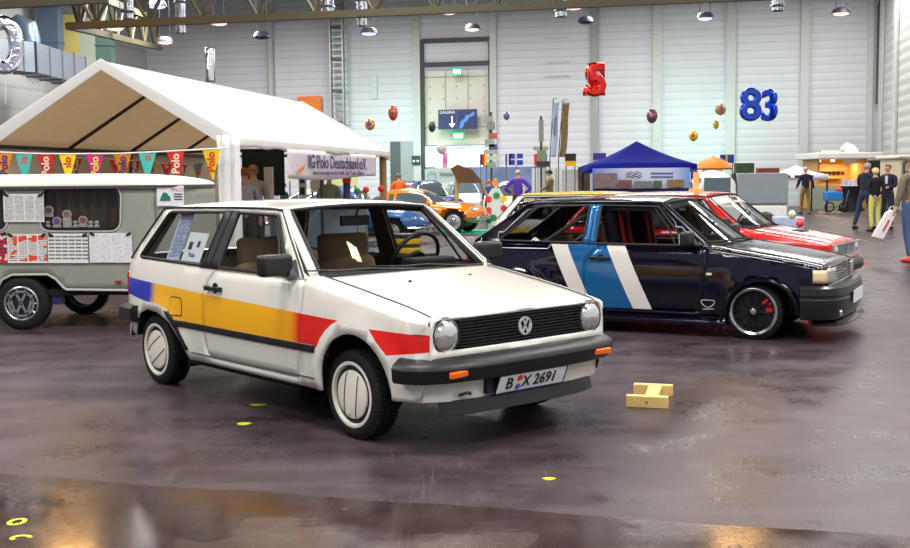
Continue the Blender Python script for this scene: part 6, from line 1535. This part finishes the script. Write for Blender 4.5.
def foil(lab, px, py, r_px, Y, c1, c2, egg=1.15):
    c = at(px, py, Y); r = r_px/F*Y; t = thing('foil_balloon', lab, 'balloon', c, random.uniform(-.4, .4), 'patterned balloons floating before the back wall')
    MB().sphere((0, 0, 0), (r, r*.6, r*egg), 18, 12).build('envelope', M('foil_%d_%d_%d' % c1, c1, .25, .3, var=.8, scale=6, coat=.6), t)
    MB().sphere((0, -r*.42, r*.1), (r*.5, r*.25, r*.5), 12, 8).build('print', M('foil_%d_%d_%d' % c2, c2, .3), t)
    MB().lathe([(.001, -r*egg), (r*.12, -r*egg-r*.12), (.001, -r*egg-r*.1)], n=8).build('knot', M('foil_%d_%d_%d' % c2, c2, .3), t)
    MB().tube([(0, 0, -r*egg), (.03, 0, -r*egg-.2), (0, 0, -r*egg-.4)], .005, 4).build('string', M('string_white', (230, 228, 222), .6), t)
foil('egg shaped orange and violet balloon above the far tent eave', 370, 124.5, 5, 36, (206, 140, 60), (110, 60, 120))
foil('balloon with red and green top floating upper right of the orange and violet one', 393, 113, 5, 36, (200, 70, 60), (60, 120, 60), 1.5)
foil('small blue and white balloon right of the big door bay', 506.5, 116, 3.2, 38, (80, 120, 170), (170, 90, 90), 1.3)
foil('purple and brown egg balloon right of the red numbers', 652, 116, 5.5, 36, (120, 70, 110), (176, 140, 100), 1.3)
foil('round pale patterned balloon left of the blue eight', 720.5, 109.5, 5.6, 36, (186, 160, 120), (150, 90, 90), 1.0)
foil('slim yellow balloon below the round patterned balloon', 716, 124.5, 3, 37, (226, 214, 40), (190, 170, 20), 1.5)
foil('round yellow balloon with red mark above the orange parasol', 693.5, 136, 4.6, 36, (236, 220, 40), (220, 60, 50), 1.15)
ball('silver white balloon over the bright window left of the wooden roof stand', 441.5, 148.5, 38, .17, M('balloon_white', (212, 204, 206), .2, coat=.8))
p = at(445, 160, 38); o = MB().grid(lambda u, v: (-.08+.16*u, .03*math.sin(v*7), -.25+.5*v), 3, 14).build('pink_streamer', M('streamer_pink', (244, 140, 200), .5), None, p, solid=.006); tag(o, 'pink streamer hanging under the silver white balloon', 'streamer')
for k, (px, py, lab) in enumerate(((432, 126.5, 'small dark balloon beside the navy direction sign'),)):
    ball(lab, px, py, 40, .13, M('balloon_dark', (44, 60, 50), .3, coat=.5), sy=1.6)
# ================================================================ wooden chock and paint marks on the floor
A_, B_ = ground(626, 407), ground(667.5, 409); C_ = ground(634.5, 382.5, .072); D_ = ground(673, 384.5, .072)
t = thing('wooden_chock', 'pale wooden H-shaped wheel chock lying on the floor right of the white car', 'wheel chock', ((A_+D_)/2).to_tuple()[:2]+(0,)); o_ = Vector(t.location); pw = M('chock_pine', (230, 196, 122), .6, var=.12, scale=9, bump=.1)
u = (B_-A_).normalized(); v = Vector((-u.y, u.x, 0)); hh = .072; L1 = (B_-A_).length
def beam(p, L_, wd, nm):
    m = MB(); c = [p, p+u*L_, p+u*L_+v*wd, p+v*wd]; c = [x-o_ for x in c]; m.add([Vector((x.x, x.y, 0)) for x in c]+[Vector((x.x, x.y, hh)) for x in c], [(0, 1, 2, 3), (4, 7, 6, 5), (0, 4, 5, 1), (1, 5, 6, 2), (2, 6, 7, 3), (3, 7, 4, 0)]); return m.build(nm, pw, t, bevel=.003)
fb = beam(A_, L1, .062, 'beam'); C0 = Vector((C_.x, C_.y, 0)); beam(C0-v*.062, (Vector((D_.x, D_.y, 0))-C0).length, .062, 'beam')
s = v.dot(C0-A_)-.062-.062
m = MB(); a0 = A_+u*(L1*.42)+v*.062; b0 = C0-v*.062+u*(L1*.40); q = [a0, a0+u*.085, b0+u*.085, b0]; q = [x-o_ for x in q]
m.add([Vector((x.x, x.y, 0)) for x in q]+[Vector((x.x, x.y, hh)) for x in q], [(0, 1, 2, 3), (4, 7, 6, 5), (0, 4, 5, 1), (1, 5, 6, 2), (2, 6, 7, 3), (3, 7, 4, 0)]); m.build('cross_plank', pw, t, bevel=.003)
MB().disc([(.006, -.001), (.006, .003)], n=10, axis='y').build('screw_head', M('screw_dark', (70, 56, 40), .5), fb, ((A_+u*L1*.5-o_).x, (A_+u*L1*.5-o_).y-.001, .036))
ym = M('mark_yellow', (206, 214, 20), .6)
for k, (px, py, w, d, lab) in enumerate(((258, 405, .10, .03, 'yellow paint dash on the floor nearest the white car sill'), (244, 424, .085, .035, 'yellow paint dab on the floor in front of the dash by the sill'), (17, 522, .06, .045, 'yellow painted ring in the dark strip at the bottom left'), (21, 538, .07, .03, 'yellow painted hook below the ring at the bottom left'), (549, 479, .06, .025, 'yellow paint dab on the floor in front of the white car chin'))):
    g = ground(px, py); m = MB()
    if k in (2, 3): m.tube([(w*.5*math.cos(a), d*.9*math.sin(a), .002) for a in [2*PI*i/16*(1 if k == 2 else .7) for i in range(16)]], .010, 6, closed=(k == 2)); m.v = [Vector((p.x, p.y, max(0.0005, min(.003, p.z)))) for p in m.v]
    else: m.prism([(w*.5*math.cos(a)*(1+.2*math.sin(3*a)), d*math.sin(a)) for a in [2*PI*i/14 for i in range(14)]], .002, lambda u_, v_, q_: (u_, v_, q_+.0005))
    o = m.build('paint_mark', ym, None, (g.x, g.y, 0)); tag(o, lab, 'paint mark')
# coloured hall lights washing two wall bays
for px, nm in ((388, 'a'), (700, 'b')):
    q = onwall(px, 130, 3.6); l = bpy.data.lights.new('wash_lamp', 'AREA'); l.shape = 'RECTANGLE'; l.size = 3.0; l.size_y = 1.0; l.energy = 80; l.color = (.42, 1, .78)
    o = bpy.data.objects.new('wash_lamp', l); COL.objects.link(o); o.location = (q.x, q.y, 3.2); o.rotation_euler = (math.radians(100), 0, math.atan2(WU.y, WU.x))
